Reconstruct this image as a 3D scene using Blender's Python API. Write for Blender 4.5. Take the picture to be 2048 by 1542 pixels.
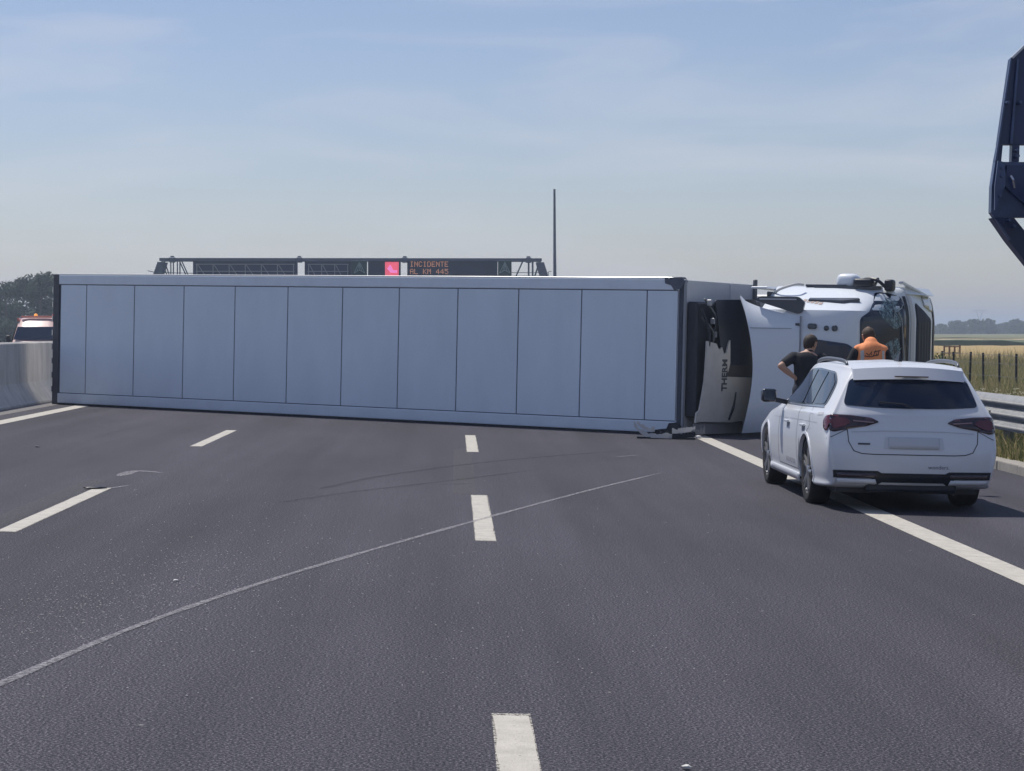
import bpy, bmesh, math, random
from math import radians as R, sin, cos, pi, tan, atan
from mathutils import Vector, Matrix, noise
from mathutils.bvhtree import BVHTree

for o in list(bpy.data.objects):
    bpy.data.objects.remove(o)
SC = bpy.context.scene
COL = SC.collection
random.seed(7)

# ------------------------------------------------------------------ camera
EYE = 1.65
cam_d = bpy.data.cameras.new('camera')
cam = bpy.data.objects.new('camera', cam_d)
COL.objects.link(cam)
cam.location = (0, 0, EYE)
cam.rotation_euler = (R(90 - 1.514), 0, R(-1.555))
cam_d.sensor_width = 36
cam_d.lens = 4200 / 2048 * 36
cam_d.clip_start = .1
cam_d.clip_end = 20000
SC.camera = cam

# ------------------------------------------------------------------ sun and sky
SUN_EL, SUN_AZ = 63, -42            # azimuth measured from +Y, negative = left
w = bpy.data.worlds.new('World')
SC.world = w
w.use_nodes = True
nt = w.node_tree
nt.nodes.clear()
out = nt.nodes.new('ShaderNodeOutputWorld')
bg = nt.nodes.new('ShaderNodeBackground')
sky = nt.nodes.new('ShaderNodeTexSky')
sky.sky_type = 'NISHITA'
sky.sun_disc = False
sky.sun_elevation = R(SUN_EL)
sky.sun_rotation = R(SUN_AZ)
sky.air_density = 1.0
sky.dust_density = .5
sky.ozone_density = 1.5
sky.altitude = 0
bg.inputs['Strength'].default_value = .098
tc = nt.nodes.new('ShaderNodeTexCoord')
mp = nt.nodes.new('ShaderNodeMapping')
mp.inputs['Scale'].default_value = (2.4, 2.4, 15)
mp.inputs['Location'].default_value = (3.1, 1.7, .35)
mp.inputs['Rotation'].default_value = (0, R(4), 0)
nz = nt.nodes.new('ShaderNodeTexNoise')
nz.inputs['Scale'].default_value = 1.9
nz.inputs['Detail'].default_value = 7
nz.inputs['Roughness'].default_value = .52
nz.inputs['Distortion'].default_value = .5
rp = nt.nodes.new('ShaderNodeValToRGB')
rp.color_ramp.elements[0].position = .46
rp.color_ramp.elements[0].color = (0, 0, 0, 1)
rp.color_ramp.elements[1].position = .68
rp.color_ramp.elements[1].color = (.42, .42, .42, 1)
mx = nt.nodes.new('ShaderNodeMix')
mx.data_type = 'RGBA'
tint = nt.nodes.new('ShaderNodeMix')
tint.data_type = 'RGBA'
tint.blend_type = 'MULTIPLY'
tint.inputs[0].default_value = 1
tint.inputs[7].default_value = (.915, .885, 1.005, 1)      # cool white balance of the photograph
nt.links.new(tc.outputs['Generated'], mp.inputs['Vector'])
nt.links.new(mp.outputs['Vector'], nz.inputs['Vector'])
nt.links.new(nz.outputs['Fac'], rp.inputs['Fac'])
nt.links.new(sky.outputs['Color'], tint.inputs[6])
nt.links.new(rp.outputs['Color'], mx.inputs[0])
nt.links.new(tint.outputs[2], mx.inputs[6])
mx.inputs[7].default_value = (7.0, 7.1, 7.8, 1)         # thin high cirrus
nt.links.new(mx.outputs[2], bg.inputs['Color'])
nt.links.new(bg.outputs['Background'], out.inputs['Surface'])

sd = bpy.data.lights.new('sun', 'SUN')
sd.energy = 4.2
sd.angle = R(.53)
sd.color = (1, .95, .87)
sun = bpy.data.objects.new('sun', sd)
COL.objects.link(sun)
_e, _a = R(SUN_EL), R(SUN_AZ)
to_sun = Vector((sin(_a) * cos(_e), cos(_a) * cos(_e), sin(_e)))
sun.rotation_euler = to_sun.to_track_quat('Z', 'Y').to_euler()
sun.location = (-20, 60, 60)

vs = SC.view_settings
vs.view_transform = 'Standard'
vs.look = 'None'
vs.exposure = 0
vs.gamma = 1
vs.use_curve_mapping = False
SC.render.engine = 'CYCLES'
SC.render.resolution_x, SC.render.resolution_y = 1024, 771

# ------------------------------------------------------------------ materials
MATS = {}
def mat(name, col, rough=.5, metal=0, var=.0, vscale=4, bump=0, bscale=60, coat=0, spec=.5, emit=0,
        stretch=(1, 1, 1), alpha_noise=None, trans=0, leafy=0):
    if name in MATS:
        return MATS[name]
    m = bpy.data.materials.new(name)
    m.use_nodes = True
    n = m.node_tree
    p = n.nodes['Principled BSDF']
    p.inputs['Roughness'].default_value = rough
    p.inputs['Metallic'].default_value = metal
    p.inputs['Specular IOR Level'].default_value = spec
    p.inputs['Coat Weight'].default_value = coat
    p.inputs['Coat Roughness'].default_value = .06
    if trans:
        p.inputs['Transmission Weight'].default_value = trans
    t = n.nodes.new('ShaderNodeTexCoord')
    g = n.nodes.new('ShaderNodeMapping')
    g.inputs['Scale'].default_value = stretch
    n.links.new(t.outputs['Object'], g.inputs['Vector'])
    z = n.nodes.new('ShaderNodeTexNoise')
    z.inputs['Scale'].default_value = vscale
    z.inputs['Detail'].default_value = 6
    z.inputs['Roughness'].default_value = .65
    n.links.new(g.outputs['Vector'], z.inputs['Vector'])
    x = n.nodes.new('ShaderNodeMix')
    x.data_type = 'RGBA'
    rmp = n.nodes.new('ShaderNodeMapRange')
    rmp.inputs[1].default_value = .3
    rmp.inputs[2].default_value = .7
    n.links.new(z.outputs['Fac'], rmp.inputs[0])
    n.links.new(rmp.outputs[0], x.inputs[0])
    c = Vector(col)
    x.inputs[6].default_value = (*(c * (1 - var)), 1)
    x.inputs[7].default_value = (*(c * (1 + var)), 1)
    n.links.new(x.outputs[2], p.inputs['Base Color'])
    if emit:
        n.links.new(x.outputs[2], p.inputs['Emission Color'])
        p.inputs['Emission Strength'].default_value = emit
    if bump:
        b = n.nodes.new('ShaderNodeBump')
        b.inputs['Strength'].default_value = bump
        b.inputs['Distance'].default_value = .01
        z2 = n.nodes.new('ShaderNodeTexNoise')
        z2.inputs['Scale'].default_value = bscale
        z2.inputs['Detail'].default_value = 4
        n.links.new(g.outputs['Vector'], z2.inputs['Vector'])
        n.links.new(z2.outputs['Fac'], b.inputs['Height'])
        n.links.new(b.outputs['Normal'], p.inputs['Normal'])
    if alpha_noise:
        sc, lo, hi, amax = alpha_noise
        z3 = n.nodes.new('ShaderNodeTexNoise')
        z3.inputs['Scale'].default_value = sc
        z3.inputs['Detail'].default_value = 5
        z3.inputs['Roughness'].default_value = .75
        n.links.new(g.outputs['Vector'], z3.inputs['Vector'])
        r3 = n.nodes.new('ShaderNodeMapRange')
        r3.inputs[1].default_value = lo
        r3.inputs[2].default_value = hi
        r3.inputs[4].default_value = amax
        n.links.new(z3.outputs['Fac'], r3.inputs[0])
        n.links.new(r3.outputs[0], p.inputs['Alpha'])
    if leafy:                                   # thin leaves and blades let sunlight through
        tr = n.nodes.new('ShaderNodeBsdfTranslucent')
        n.links.new(x.outputs[2], tr.inputs['Color'])
        ms = n.nodes.new('ShaderNodeMixShader')
        ms.inputs[0].default_value = leafy
        n.links.new(p.outputs[0], ms.inputs[1])
        n.links.new(tr.outputs[0], ms.inputs[2])
        n.links.new(ms.outputs[0], n.nodes['Material Output'].inputs['Surface'])
    MATS[name] = m
    return m

def asphalt_material():
    m = bpy.data.materials.new('asphalt')
    m.use_nodes = True
    n = m.node_tree
    L = n.links.new
    p = n.nodes['Principled BSDF']
    p.inputs['Roughness'].default_value = .85
    p.inputs['Specular IOR Level'].default_value = .25
    t = n.nodes.new('ShaderNodeTexCoord')
    def noise_node(scale, detail, rough, stretch=(1, 1, 1)):
        g = n.nodes.new('ShaderNodeMapping')
        g.inputs['Scale'].default_value = stretch
        L(t.outputs['Object'], g.inputs['Vector'])
        z = n.nodes.new('ShaderNodeTexNoise')
        z.inputs['Scale'].default_value = scale
        z.inputs['Detail'].default_value = detail
        z.inputs['Roughness'].default_value = rough
        L(g.outputs['Vector'], z.inputs['Vector'])
        return z
    fine = noise_node(80, 3, .72)
    r1 = n.nodes.new('ShaderNodeValToRGB')
    e = r1.color_ramp.elements
    e[0].position, e[0].color = .39, (.007, .007, .014, 1)
    e[1].position, e[1].color = .64, (.19, .18, .20, 1)
    k = e.new(.52)
    k.color = (.041, .040, .054, 1)
    L(fine.outputs['Fac'], r1.inputs['Fac'])
    big = noise_node(.35, 4, .6, (1, .25, 1))
    r2 = n.nodes.new('ShaderNodeMapRange')
    r2.inputs[1].default_value, r2.inputs[2].default_value = .3, .7
    r2.inputs[3].default_value, r2.inputs[4].default_value = .76, 1.24
    L(big.outputs['Fac'], r2.inputs[0])
    streak = noise_node(1.3, 5, .65, (1, .03, 1))
    r4 = n.nodes.new('ShaderNodeMapRange')
    r4.inputs[1].default_value, r4.inputs[2].default_value = .3, .7
    r4.inputs[3].default_value, r4.inputs[4].default_value = .78, 1.22
    L(streak.outputs['Fac'], r4.inputs[0])
    mu = n.nodes.new('ShaderNodeMath')
    mu.operation = 'MULTIPLY'
    L(r2.outputs[0], mu.inputs[0])
    L(r4.outputs[0], mu.inputs[1])
    sc = n.nodes.new('ShaderNodeVectorMath')
    sc.operation = 'SCALE'
    L(r1.outputs['Color'], sc.inputs[0])
    L(mu.outputs[0], sc.inputs['Scale'])
    # scattered pale grit crushed into the surface
    vo = n.nodes.new('ShaderNodeTexVoronoi')
    vo.inputs['Scale'].default_value = 7
    L(t.outputs['Object'], vo.inputs['Vector'])
    r5 = n.nodes.new('ShaderNodeMapRange')
    r5.inputs[1].default_value, r5.inputs[2].default_value = .05, .09
    r5.inputs[3].default_value, r5.inputs[4].default_value = 1, 0
    L(vo.outputs['Distance'], r5.inputs[0])
    pick = n.nodes.new('ShaderNodeSeparateColor')
    L(vo.outputs['Color'], pick.inputs[0])
    gt = n.nodes.new('ShaderNodeMath')
    gt.operation = 'GREATER_THAN'
    gt.inputs[1].default_value = .93
    L(pick.outputs[0], gt.inputs[0])
    mm = n.nodes.new('ShaderNodeMath')
    mm.operation = 'MULTIPLY'
    L(r5.outputs[0], mm.inputs[0])
    L(gt.outputs[0], mm.inputs[1])
    x = n.nodes.new('ShaderNodeMix')
    x.data_type = 'RGBA'
    L(mm.outputs[0], x.inputs[0])
    L(sc.outputs[0], x.inputs[6])
    x.inputs[7].default_value = (.24, .235, .23, 1)
    L(x.outputs[2], p.inputs['Base Color'])
    b = n.nodes.new('ShaderNodeBump')
    b.inputs['Strength'].default_value = .18
    b.inputs['Distance'].default_value = .006
    L(fine.outputs['Fac'], b.inputs['Height'])
    L(b.outputs['Normal'], p.inputs['Normal'])
    return m

ASPHALT = asphalt_material()
PAINT = mat('road paint', (.46, .435, .385), .75, var=.16, vscale=7, bump=.5, bscale=90, alpha_noise=(34, .30, .38, 1))
PAINT_OLD = mat('worn road paint', (.46, .435, .385), .8, var=.1, vscale=9, alpha_noise=(55, .42, .56, 1))
GHOST = mat('removed marking', (.13, .125, .125), .85, var=.2, vscale=12, alpha_noise=(16, .3, .8, .55))
SCRAPE = mat('pale scrape', (.34, .33, .35), .85, var=.2, vscale=20, alpha_noise=(38, .36, .62, .75))
SKID = mat('tyre rubber mark', (.022, .022, .026), .8, var=.2, vscale=20, alpha_noise=(9, .25, .75, .55))
CONCRETE = mat('concrete', (.55, .53, .50), .85, var=.2, vscale=3.5, bump=.3, bscale=30, stretch=(1, 1, .3))
KERBC = mat('kerb concrete', (.30, .28, .25), .9, var=.15, vscale=5, bump=.4, bscale=50)
GALV = mat('galvanised steel', (.46, .47, .48), .55, .3, var=.12, vscale=6, bump=.08, bscale=30)
GALV_D = mat('dull steel post', (.16, .17, .18), .6, .4, var=.2, vscale=8)
DARKSTEEL = mat('dark painted steel', (.025, .035, .06), .5, .2, var=.2, vscale=5)
GANTRY = mat('gantry steel', (.12, .15, .21), .55, .4, var=.15, vscale=2)
WHITE = mat('white trailer skin', (.72, .80, .89), .5, var=.05, vscale=1.4, bump=.12, bscale=1.4, stretch=(1, 1, .35))
RAIL = mat('white painted rail', (.73, .80, .88), .4, var=.05, vscale=2)
SEAM = mat('dark seam', (.03, .035, .045), .8)
BLACKP = mat('black plastic', (.013, .017, .028), .45, var=.2, vscale=9)
RUBBER = mat('tyre rubber', (.016, .016, .018), .85, var=.2, vscale=10, bump=.3, bscale=60)
CABWHITE = mat('white cab paint', (.71, .76, .82), .35, coat=.25, var=.02, vscale=1.5)
CARWHITE = mat('white car paint', (.70, .72, .76), .3, coat=.4, var=.01, vscale=1)
GLASS = mat('dark window glass', (.010, .020, .045), .04, spec=.5)
REDLENS = mat('red lamp lens', (.11, .018, .028), .12, coat=.6)
DARKRED = mat('dark red lens', (.032, .014, .024), .12, coat=.6)
CHROME = mat('bright trim', (.6, .6, .62), .25, .9)
ALLOY = mat('grey alloy', (.42, .43, .45), .3, .8)
SKINM = mat('skin', (.46, .27, .19), .55, var=.08, vscale=12)
HAIR = mat('dark hair', (.030, .020, .016), .7, var=.3, vscale=40, bump=.5, bscale=120)
BLACKCLOTH = mat('black cotton', (.014, .016, .022), .9, var=.25, vscale=10, bump=.3, bscale=18)
DARKDENIM = mat('dark trousers', (.03, .036, .055), .9, var=.2, vscale=12, bump=.3, bscale=18)
VEST = mat('orange vest fabric', (.90, .31, .12), .75, var=.08, vscale=9, bump=.35, bscale=14)
REFLECT = mat('grey reflective tape', (.48, .47, .46), .4, var=.05, vscale=9)
BARK = mat('bark', (.085, .065, .05), .9, var=.25, vscale=3, bump=.5, bscale=12)

# ------------------------------------------------------------------ helpers
def link(name, me, m=None, parent=None, smooth=False):
    o = bpy.data.objects.new(name, me)
    COL.objects.link(o)
    if m is not None and len(me.materials) == 0:
        me.materials.append(m)
    if parent is not None:
        o.parent = parent
    if smooth and len(me.polygons):
        me.polygons.foreach_set('use_smooth', [True] * len(me.polygons))
    return o

def from_bm(name, bm, m=None, parent=None, smooth=False, auto=None):
    bmesh.ops.recalc_face_normals(bm, faces=bm.faces[:])
    me = bpy.data.meshes.new(name)
    bm.to_mesh(me)
    bm.free()
    o = link(name, me, m, parent, smooth or auto is not None)
    if auto is not None:
        try:
            me.set_sharp_from_angle(angle=R(auto))
        except Exception:
            pass
    return o

def empty(name, mtx=None):
    o = bpy.data.objects.new(name, None)
    COL.objects.link(o)
    o.empty_display_size = .3
    if mtx is not None:
        o.matrix_basis = mtx
    return o

def tag(o, label=None, cat=None, group=None, kind=None):
    if label: o['label'] = label
    if cat: o['category'] = cat
    if group: o['group'] = group
    if kind: o['kind'] = kind
    return o

CF = .022
ROADM = Matrix.Rotation(atan(CF), 4, 'Y')       # carriageway cross-fall to the right
def road_mtx(x, y, rz=0, z=0):
    return ROADM @ Matrix.Translation((x, y, z)) @ Matrix.Rotation(rz, 4, 'Z')

def box(bm, x0, x1, y0, y1, z0, z1, bev=0, mtx=None, seg=1):
    vs_ = [bm.verts.new((x, y, z)) for x in (x0, x1) for y in (y0, y1) for z in (z0, z1)]
    f = [(0, 1, 3, 2), (4, 6, 7, 5), (0, 4, 5, 1), (2, 3, 7, 6), (0, 2, 6, 4), (1, 5, 7, 3)]
    fs = [bm.faces.new([vs_[i] for i in q]) for q in f]
    if bev:
        es = list({e for q in fs for e in q.edges})
        r = bmesh.ops.bevel(bm, geom=es, offset=bev, segments=seg, affect='EDGES', profile=.5)
        vs_ = list({v for q in r['faces'] for v in q.verts} | {v for v in vs_ if v.is_valid})
    if mtx is not None:
        bmesh.ops.transform(bm, matrix=mtx, verts=[v for v in vs_ if v.is_valid])
    return bm

def bar(bm, a, b, w, h=None):
    """square bar between two points"""
    a, b = Vector(a), Vector(b)
    h = h or w
    d = (b - a)
    q = d.to_track_quat('Y', 'Z').to_matrix().to_4x4()
    box(bm, -w / 2, w / 2, 0, d.length, -h / 2, h / 2, mtx=Matrix.Translation(a) @ q)
    return bm

def tube(bm, pts, rad, n=8, caps=True, sq=(1, 1)):
    pts = [Vector(p) for p in pts]
    if not hasattr(rad, '__len__'):
        rad = [rad] * len(pts)
    rings = []
    ref = None
    for i, p in enumerate(pts):
        d = (pts[min(i + 1, len(pts) - 1)] - pts[max(i - 1, 0)]).normalized()
        if ref is None:
            ref = Vector((1, 0, 0)) if abs(d.x) < .9 else Vector((0, 1, 0))
        s = (ref - d * ref.dot(d)).normalized()
        ref = s
        t = d.cross(s)
        r = rad[i]
        rx, ry = r if hasattr(r, '__len__') else (r * sq[0], r * sq[1])
        rings.append([bm.verts.new(p + s * cos(2 * pi * k / n) * rx + t * sin(2 * pi * k / n) * ry) for k in range(n)])
    for a, b in zip(rings, rings[1:]):
        for k in range(n):
            bm.faces.new((a[k], a[(k + 1) % n], b[(k + 1) % n], b[k]))
    if caps:
        bm.faces.new(rings[0][::-1])
        bm.faces.new(rings[-1])
    return bm

def prism(bm, poly, fn0, fn1):
    """closed prism: the 2D polygon mapped by fn0 and fn1"""
    a = [bm.verts.new(fn0(*p)) for p in poly]
    b = [bm.verts.new(fn1(*p)) for p in poly]
    bm.faces.new(a)
    bm.faces.new(b[::-1])
    n = len(poly)
    for i in range(n):
        bm.faces.new((a[i], b[i], b[(i + 1) % n], a[(i + 1) % n]))
    return bm

def lathe(bm, prof, n=32, mtx=None):
    """profile (radius, axial) revolved about X"""
    rings = [[bm.verts.new((a, r * cos(2 * pi * k / n), r * sin(2 * pi * k / n))) for k in range(n)] for r, a in prof]
    for p, q in zip(rings, rings[1:]):
        for k in range(n):
            bm.faces.new((p[k], p[(k + 1) % n], q[(k + 1) % n], q[k]))
    vs_ = [v for r_ in rings for v in r_]
    if mtx is not None:
        bmesh.ops.transform(bm, matrix=mtx, verts=vs_)
    return bm

def rounded(poly, r, n=5):
    o = []
    N = len(poly)
    for i in range(N):
        p = Vector(poly[i]); a = Vector(poly[i - 1]); b = Vector(poly[(i + 1) % N])
        rr = r[i] if hasattr(r, '__len__') else r
        da, db = a - p, b - p
        k = min(rr, da.length * .45, db.length * .45)
        s, e = p + da.normalized() * k, p + db.normalized() * k
        for j in range(n + 1):
            t = j / n
            o.append(tuple(s * (1 - t) ** 2 + p * 2 * t * (1 - t) + e * t ** 2))
    return o

def copy_tree(o, parent=None):
    c = o.copy()
    COL.objects.link(c)
    c.parent = parent
    for ch in list(o.children):
        copy_tree(ch, c)
    return c

def evaluated_mesh(o):
    dg = bpy.context.evaluated_depsgraph_get()
    dg.update()
    return bpy.data.meshes.new_from_object(o.evaluated_get(dg))

def text_mesh(txt, size, name, m, parent, mtx, extrude=.002, align='LEFT', xscale=1, offset=0):
    cu = bpy.data.curves.new('lettering', 'FONT')
    cu.body = txt
    cu.size = size
    cu.extrude = extrude
    cu.align_x = align
    cu.resolution_u = 2
    cu.offset = offset
    t = bpy.data.objects.new('lettering', cu)
    COL.objects.link(t)
    me = evaluated_mesh(t)
    bpy.data.objects.remove(t)
    me.transform(mtx @ Matrix.Diagonal((xscale, 1, 1, 1)))
    me.materials.clear()
    return link(name, me, m, parent)

def patch(name, poly, bvh, view, off, m, parent, step=.06, thick=0):
    """lay a shape, given in a side / rear / top view, onto a curved body"""
    bm = bmesh.new()
    fc = bm.faces.new([bm.verts.new((p[0], p[1], 0)) for p in poly])
    for ax in (0, 1):
        lo, hi = min(p[ax] for p in poly), max(p[ax] for p in poly)
        k = math.ceil(lo / step) * step
        no = Vector((1, 0, 0)) if ax == 0 else Vector((0, 1, 0))
        while k < hi:
            bmesh.ops.bisect_plane(bm, geom=bm.verts[:] + bm.edges[:] + bm.faces[:], plane_co=no * k, plane_no=no, dist=1e-5)
            k += step
    bmesh.ops.triangulate(bm, faces=[f for f in bm.faces if len(f.verts) > 4])
    def ray(a, b):
        if view == 'left': return Vector((-4, a, b)), Vector((1, 0, 0))
        if view == 'right': return Vector((4, a, b)), Vector((-1, 0, 0))
        if view == 'rear': return Vector((a, -4, b)), Vector((0, 1, 0))
        if view == 'front': return Vector((6, a, b)), Vector((-1, 0, 0))
        if view == 'top': return Vector((a, b, 5)), Vector((0, 0, -1))
        if view == 'roof': return Vector((a, -4, b)), Vector((0, 1, 0))
    miss = []
    hit = []
    for v in bm.verts:
        o_, d_ = ray(v.co.x, v.co.y)
        h, nrm, _, _ = bvh.ray_cast(o_, d_)
        if h is None:
            h, nrm, _, _ = bvh.find_nearest(o_ + d_ * 3.2)
        if nrm.dot(d_) > 0:
            nrm = -nrm
        v.co = h + nrm * off
        hit.append(v)
    if thick:
        bmesh.ops.recalc_face_normals(bm, faces=bm.faces[:])
        bmesh.ops.solidify(bm, geom=bm.faces[:], thickness=thick)
    return from_bm(name, bm, m, parent, smooth=True)

def strip_poly(pts, wd):
    """2D polyline -> thin polygon"""
    pts = [Vector(p) for p in pts]
    l, r_ = [], []
    for i, p in enumerate(pts):
        d = (pts[min(i + 1, len(pts) - 1)] - pts[max(i - 1, 0)]).normalized()
        n_ = Vector((-d.y, d.x)) * wd / 2
        l.append(tuple(p + n_)); r_.append(tuple(p - n_))
    return l + r_[::-1]

def crom(p0, p1, p2, p3, t):
    return .5 * ((2 * p1) + (p2 - p0) * t + (2 * p0 - 5 * p1 + 4 * p2 - p3) * t * t + (3 * p1 - p0 - 3 * p2 + p3) * t ** 3)

def spline(pts, k):
    pts = [Vector(p) for p in pts]
    o = []
    for i in range(len(pts) - 1):
        a = pts[i - 1] if i else pts[0] * 2 - pts[1]
        d = pts[i + 2] if i + 2 < len(pts) else pts[-1] * 2 - pts[-2]
        for j in range(k):
            o.append(crom(a, pts[i], pts[i + 1], d, j / k))
    o.append(pts[-1])
    return o

def bvh_of(o):
    return BVHTree.FromPolygons([v.co.copy() for v in o.data.vertices], [tuple(p.vertices) for p in o.data.polygons])

# ================================================================== THE SETTING
def ground():
    xs = [(-6000, -.8), (-900, -.8), (-300, -.8), (-60, -.7), (-40, -.6), (-24, -.25), (-22.4, -.5), (7.0, -.55), (7.22, -.07), (7.6, -.06), (9, -.12),
          (12, -.3), (15, -.42), (22, -.6), (40, -.65), (90, -.7), (200, -.75), (500, -.8), (1500, -.8), (6000, -.8)]
    ys = [-60, -20, 0, 10, 20, 30, 45, 60, 80, 120, 200, 350, 700, 1500, 3000, 6000]
    bm = bmesh.new()
    g = [[bm.verts.new((x, y, z)) for x, z in xs] for y in ys]
    for a, b in zip(g, g[1:]):
        for i in range(len(xs) - 1):
            bm.faces.new((a[i], a[i + 1], b[i + 1], b[i]))
    m = mat('dry meadow soil', (.20, .18, .085), .95, var=.35, vscale=.25, bump=.5, bscale=6)
    tag(from_bm('ground', bm, m), kind='structure')
ground()

def sheet(name, x0, x1, y0, y1, z, m, kind='structure', parent=None):
    bm = bmesh.new()
    bm.faces.new([bm.verts.new(p) for p in ((x0, y0, z), (x1, y0, z), (x1, y1, z), (x0, y1, z))])
    o = from_bm(name, bm, m, parent)
    if kind: o['kind'] = kind
    return o

def roads():
    # main carriageway, tilted with its cross-fall
    bm = bmesh.new()
    ys = [-40, 0, 10, 20, 30, 40, 60, 100, 200, 700]
    a = [[bm.verts.new((x, y, 0)) for y in ys] for x in (-9.1, 7.06)]
    for i in range(len(ys) - 1):
        bm.faces.new((a[0][i], a[1][i], a[1][i + 1], a[0][i + 1]))
    rd = from_bm('road', bm, ASPHALT)
    rd.matrix_basis = ROADM
    rd['kind'] = 'structure'
    # opposite carriageway falls the other way
    bm = bmesh.new()
    bm.faces.new([bm.verts.new(p) for p in ((-22.3, -40, -.12), (-8.6, -40, .17), (-8.6, 700, .17), (-22.3, 700, -.12))])
    r2 = from_bm('opposite_road', bm, ASPHALT)
    r2['kind'] = 'structure'
    def line(name, x0, x1, y0, y1, m, z=.004, rag=0):
        bm = bmesh.new()
        n = max(2, int((y1 - y0) / .25)) if y1 - y0 < 30 else 12
        L = [[], []]
        for i in range(n + 1):
            y = y0 + (y1 - y0) * i / n
            for s, x in ((0, x0), (1, x1)):
                L[s].append(bm.verts.new((x + random.uniform(-rag, rag), y + (random.uniform(-rag, rag) if i in (0, n) else 0), z)))
        for i in range(n):
            bm.faces.new((L[0][i], L[1][i], L[1][i + 1], L[0][i + 1]))
        return from_bm(name, bm, m, rd)
    P = 12
    for k in range(-1, 14):
        y1 = 9.2 + P * k - .25
        for x in (.24, -3.5):
            line('lane_dash', x - .076, x + .076, y1 - 4.5, y1, PAINT, .004, .006)
            # frayed, worn rim of the paint
            line('worn_paint', x - .084, x + .084, y1 - 4.54, y1 + .06, PAINT_OLD, .003)
    line('edge_line', 3.86, 4.12, -20, 400, PAINT, .004, .004)
    line('edge_line', -7.46, -7.17, -20, 400, PAINT, .004, .004)
    line('old_marking', -3.85, -3.62, 9, 22, GHOST, .0025)
    line('old_marking', -.02, .22, 21, 29, GHOST, .0025)
    line('gutter_strip', -8.34, -7.85, -20, 300, mat('gutter dust', (.17, .16, .16), .9, var=.2, vscale=6), .003)
    # scrape and skid marks left by the truck (road coordinates)
    def ribbon(name, pts, wd, m, z):
        pts = spline([Vector((p[0], p[1], 0)) for p in pts], 26)
        bm = bmesh.new()
        prev = None
        for i, p in enumerate(pts):
            d = (pts[min(i + 1, len(pts) - 1)] - pts[max(i - 1, 0)]).normalized()
            n_ = Vector((-d.y, d.x, 0)) * wd / 2
            k = min(1, (len(pts) - i) / 12, (i + 4) / 8) * (1 + .45 * noise.noise(p * 2.1))
            q = [bm.verts.new(p + n_ * k + Vector((0, 0, z))), bm.verts.new(p - n_ * k + Vector((0, 0, z)))]
            if prev:
                bm.faces.new((prev[0], prev[1], q[1], q[0]))
            prev = q
        return from_bm(name, bm, m, rd)
    ribbon('scrape_mark', [G(-120, 1420), G(0, 1368), G(300, 1243), G(600, 1143), G(940, 1046), G(1180, 982), G(1330, 946)], .052, SCRAPE, .0056)
    ribbon('skid_mark', [G(560, 1005), G(700, 985), G(900, 962), G(1080, 940)], .07, SKID, .0052)
    ribbon('scrape_mark', [G(1235, 915), G(1285, 911)], .05, SCRAPE, .0056)
    ribbon('scrape_mark', [G(225, 976), G(262, 970)], .05, SCRAPE, .0056)
    ribbon('scrape_mark', [G(240, 952), G(275, 942), G(330, 946)], .12, SCRAPE, .0056)
    ribbon('skid_mark', [G(640, 978), G(760, 953), G(945, 928), G(1120, 912), G(1260, 902)], .09, SKID, .005)
    ribbon('skid_mark', [G(880, 970), G(945, 968)], .07, SKID, .005)
    return rd

def G(px, py):
    """photo measurement -> road coordinates (x, y) used only to read off where a mark lies"""
    dx, dy = (px - 910) / 4200, (py - 660) / 4200
    # z = -EYE - CF*x (road), line of sight (dx, 1, -dy)
    t = EYE / (dy - CF * dx)
    return (dx * t, t)

ROAD = roads()

def kerb():
    root = empty('kerb', ROADM)
    root['kind'] = 'structure'
    bm = bmesh.new()
    box(bm, 7.02, 7.27, 0, .985, -.2, .12, bev=.018, seg=2)
    me = from_bm('kerb_stone', bm, KERBC, root).data
    first = root.children[0]
    first.location = (0, 4, 0)
    for k in range(1, 95):
        o = bpy.data.objects.new('kerb_stone', me)
        COL.objects.link(o)
        o.parent = root
        o.location = (random.uniform(-.006, .006), 4 + k, random.uniform(-.005, .005))
        o.rotation_euler.z = random.uniform(-.006, .006)
kerb()

def median_barrier():
    root = empty('median_barrier', Matrix.Translation((-8.62, 0, .16)))
    tag(root, 'pale grey concrete safety barrier along the inner edge of the road', 'barrier')
    prof = [(-.33, -.3), (.33, -.3), (.33, .06), (.29, .10), (.15, .33), (.10, .45), (.085, 1.22), (.06, 1.25), (-.06, 1.25), (-.085, 1.22), (-.10, .45), (-.15, .33), (-.33, .06)]
    bm = bmesh.new()
    prism(bm, prof, lambda x, z: (x, 0, z), lambda x, z: (x, 5.98, z))
    seg = from_bm('barrier_block', bm, CONCRETE, root)
    for k in range(0, 40):
        o = seg if k == 0 else seg.copy()
        if k: COL.objects.link(o)
        o.location = (0, -6 + 6 * k, 0)
        o.parent = root
median_barrier()

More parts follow.
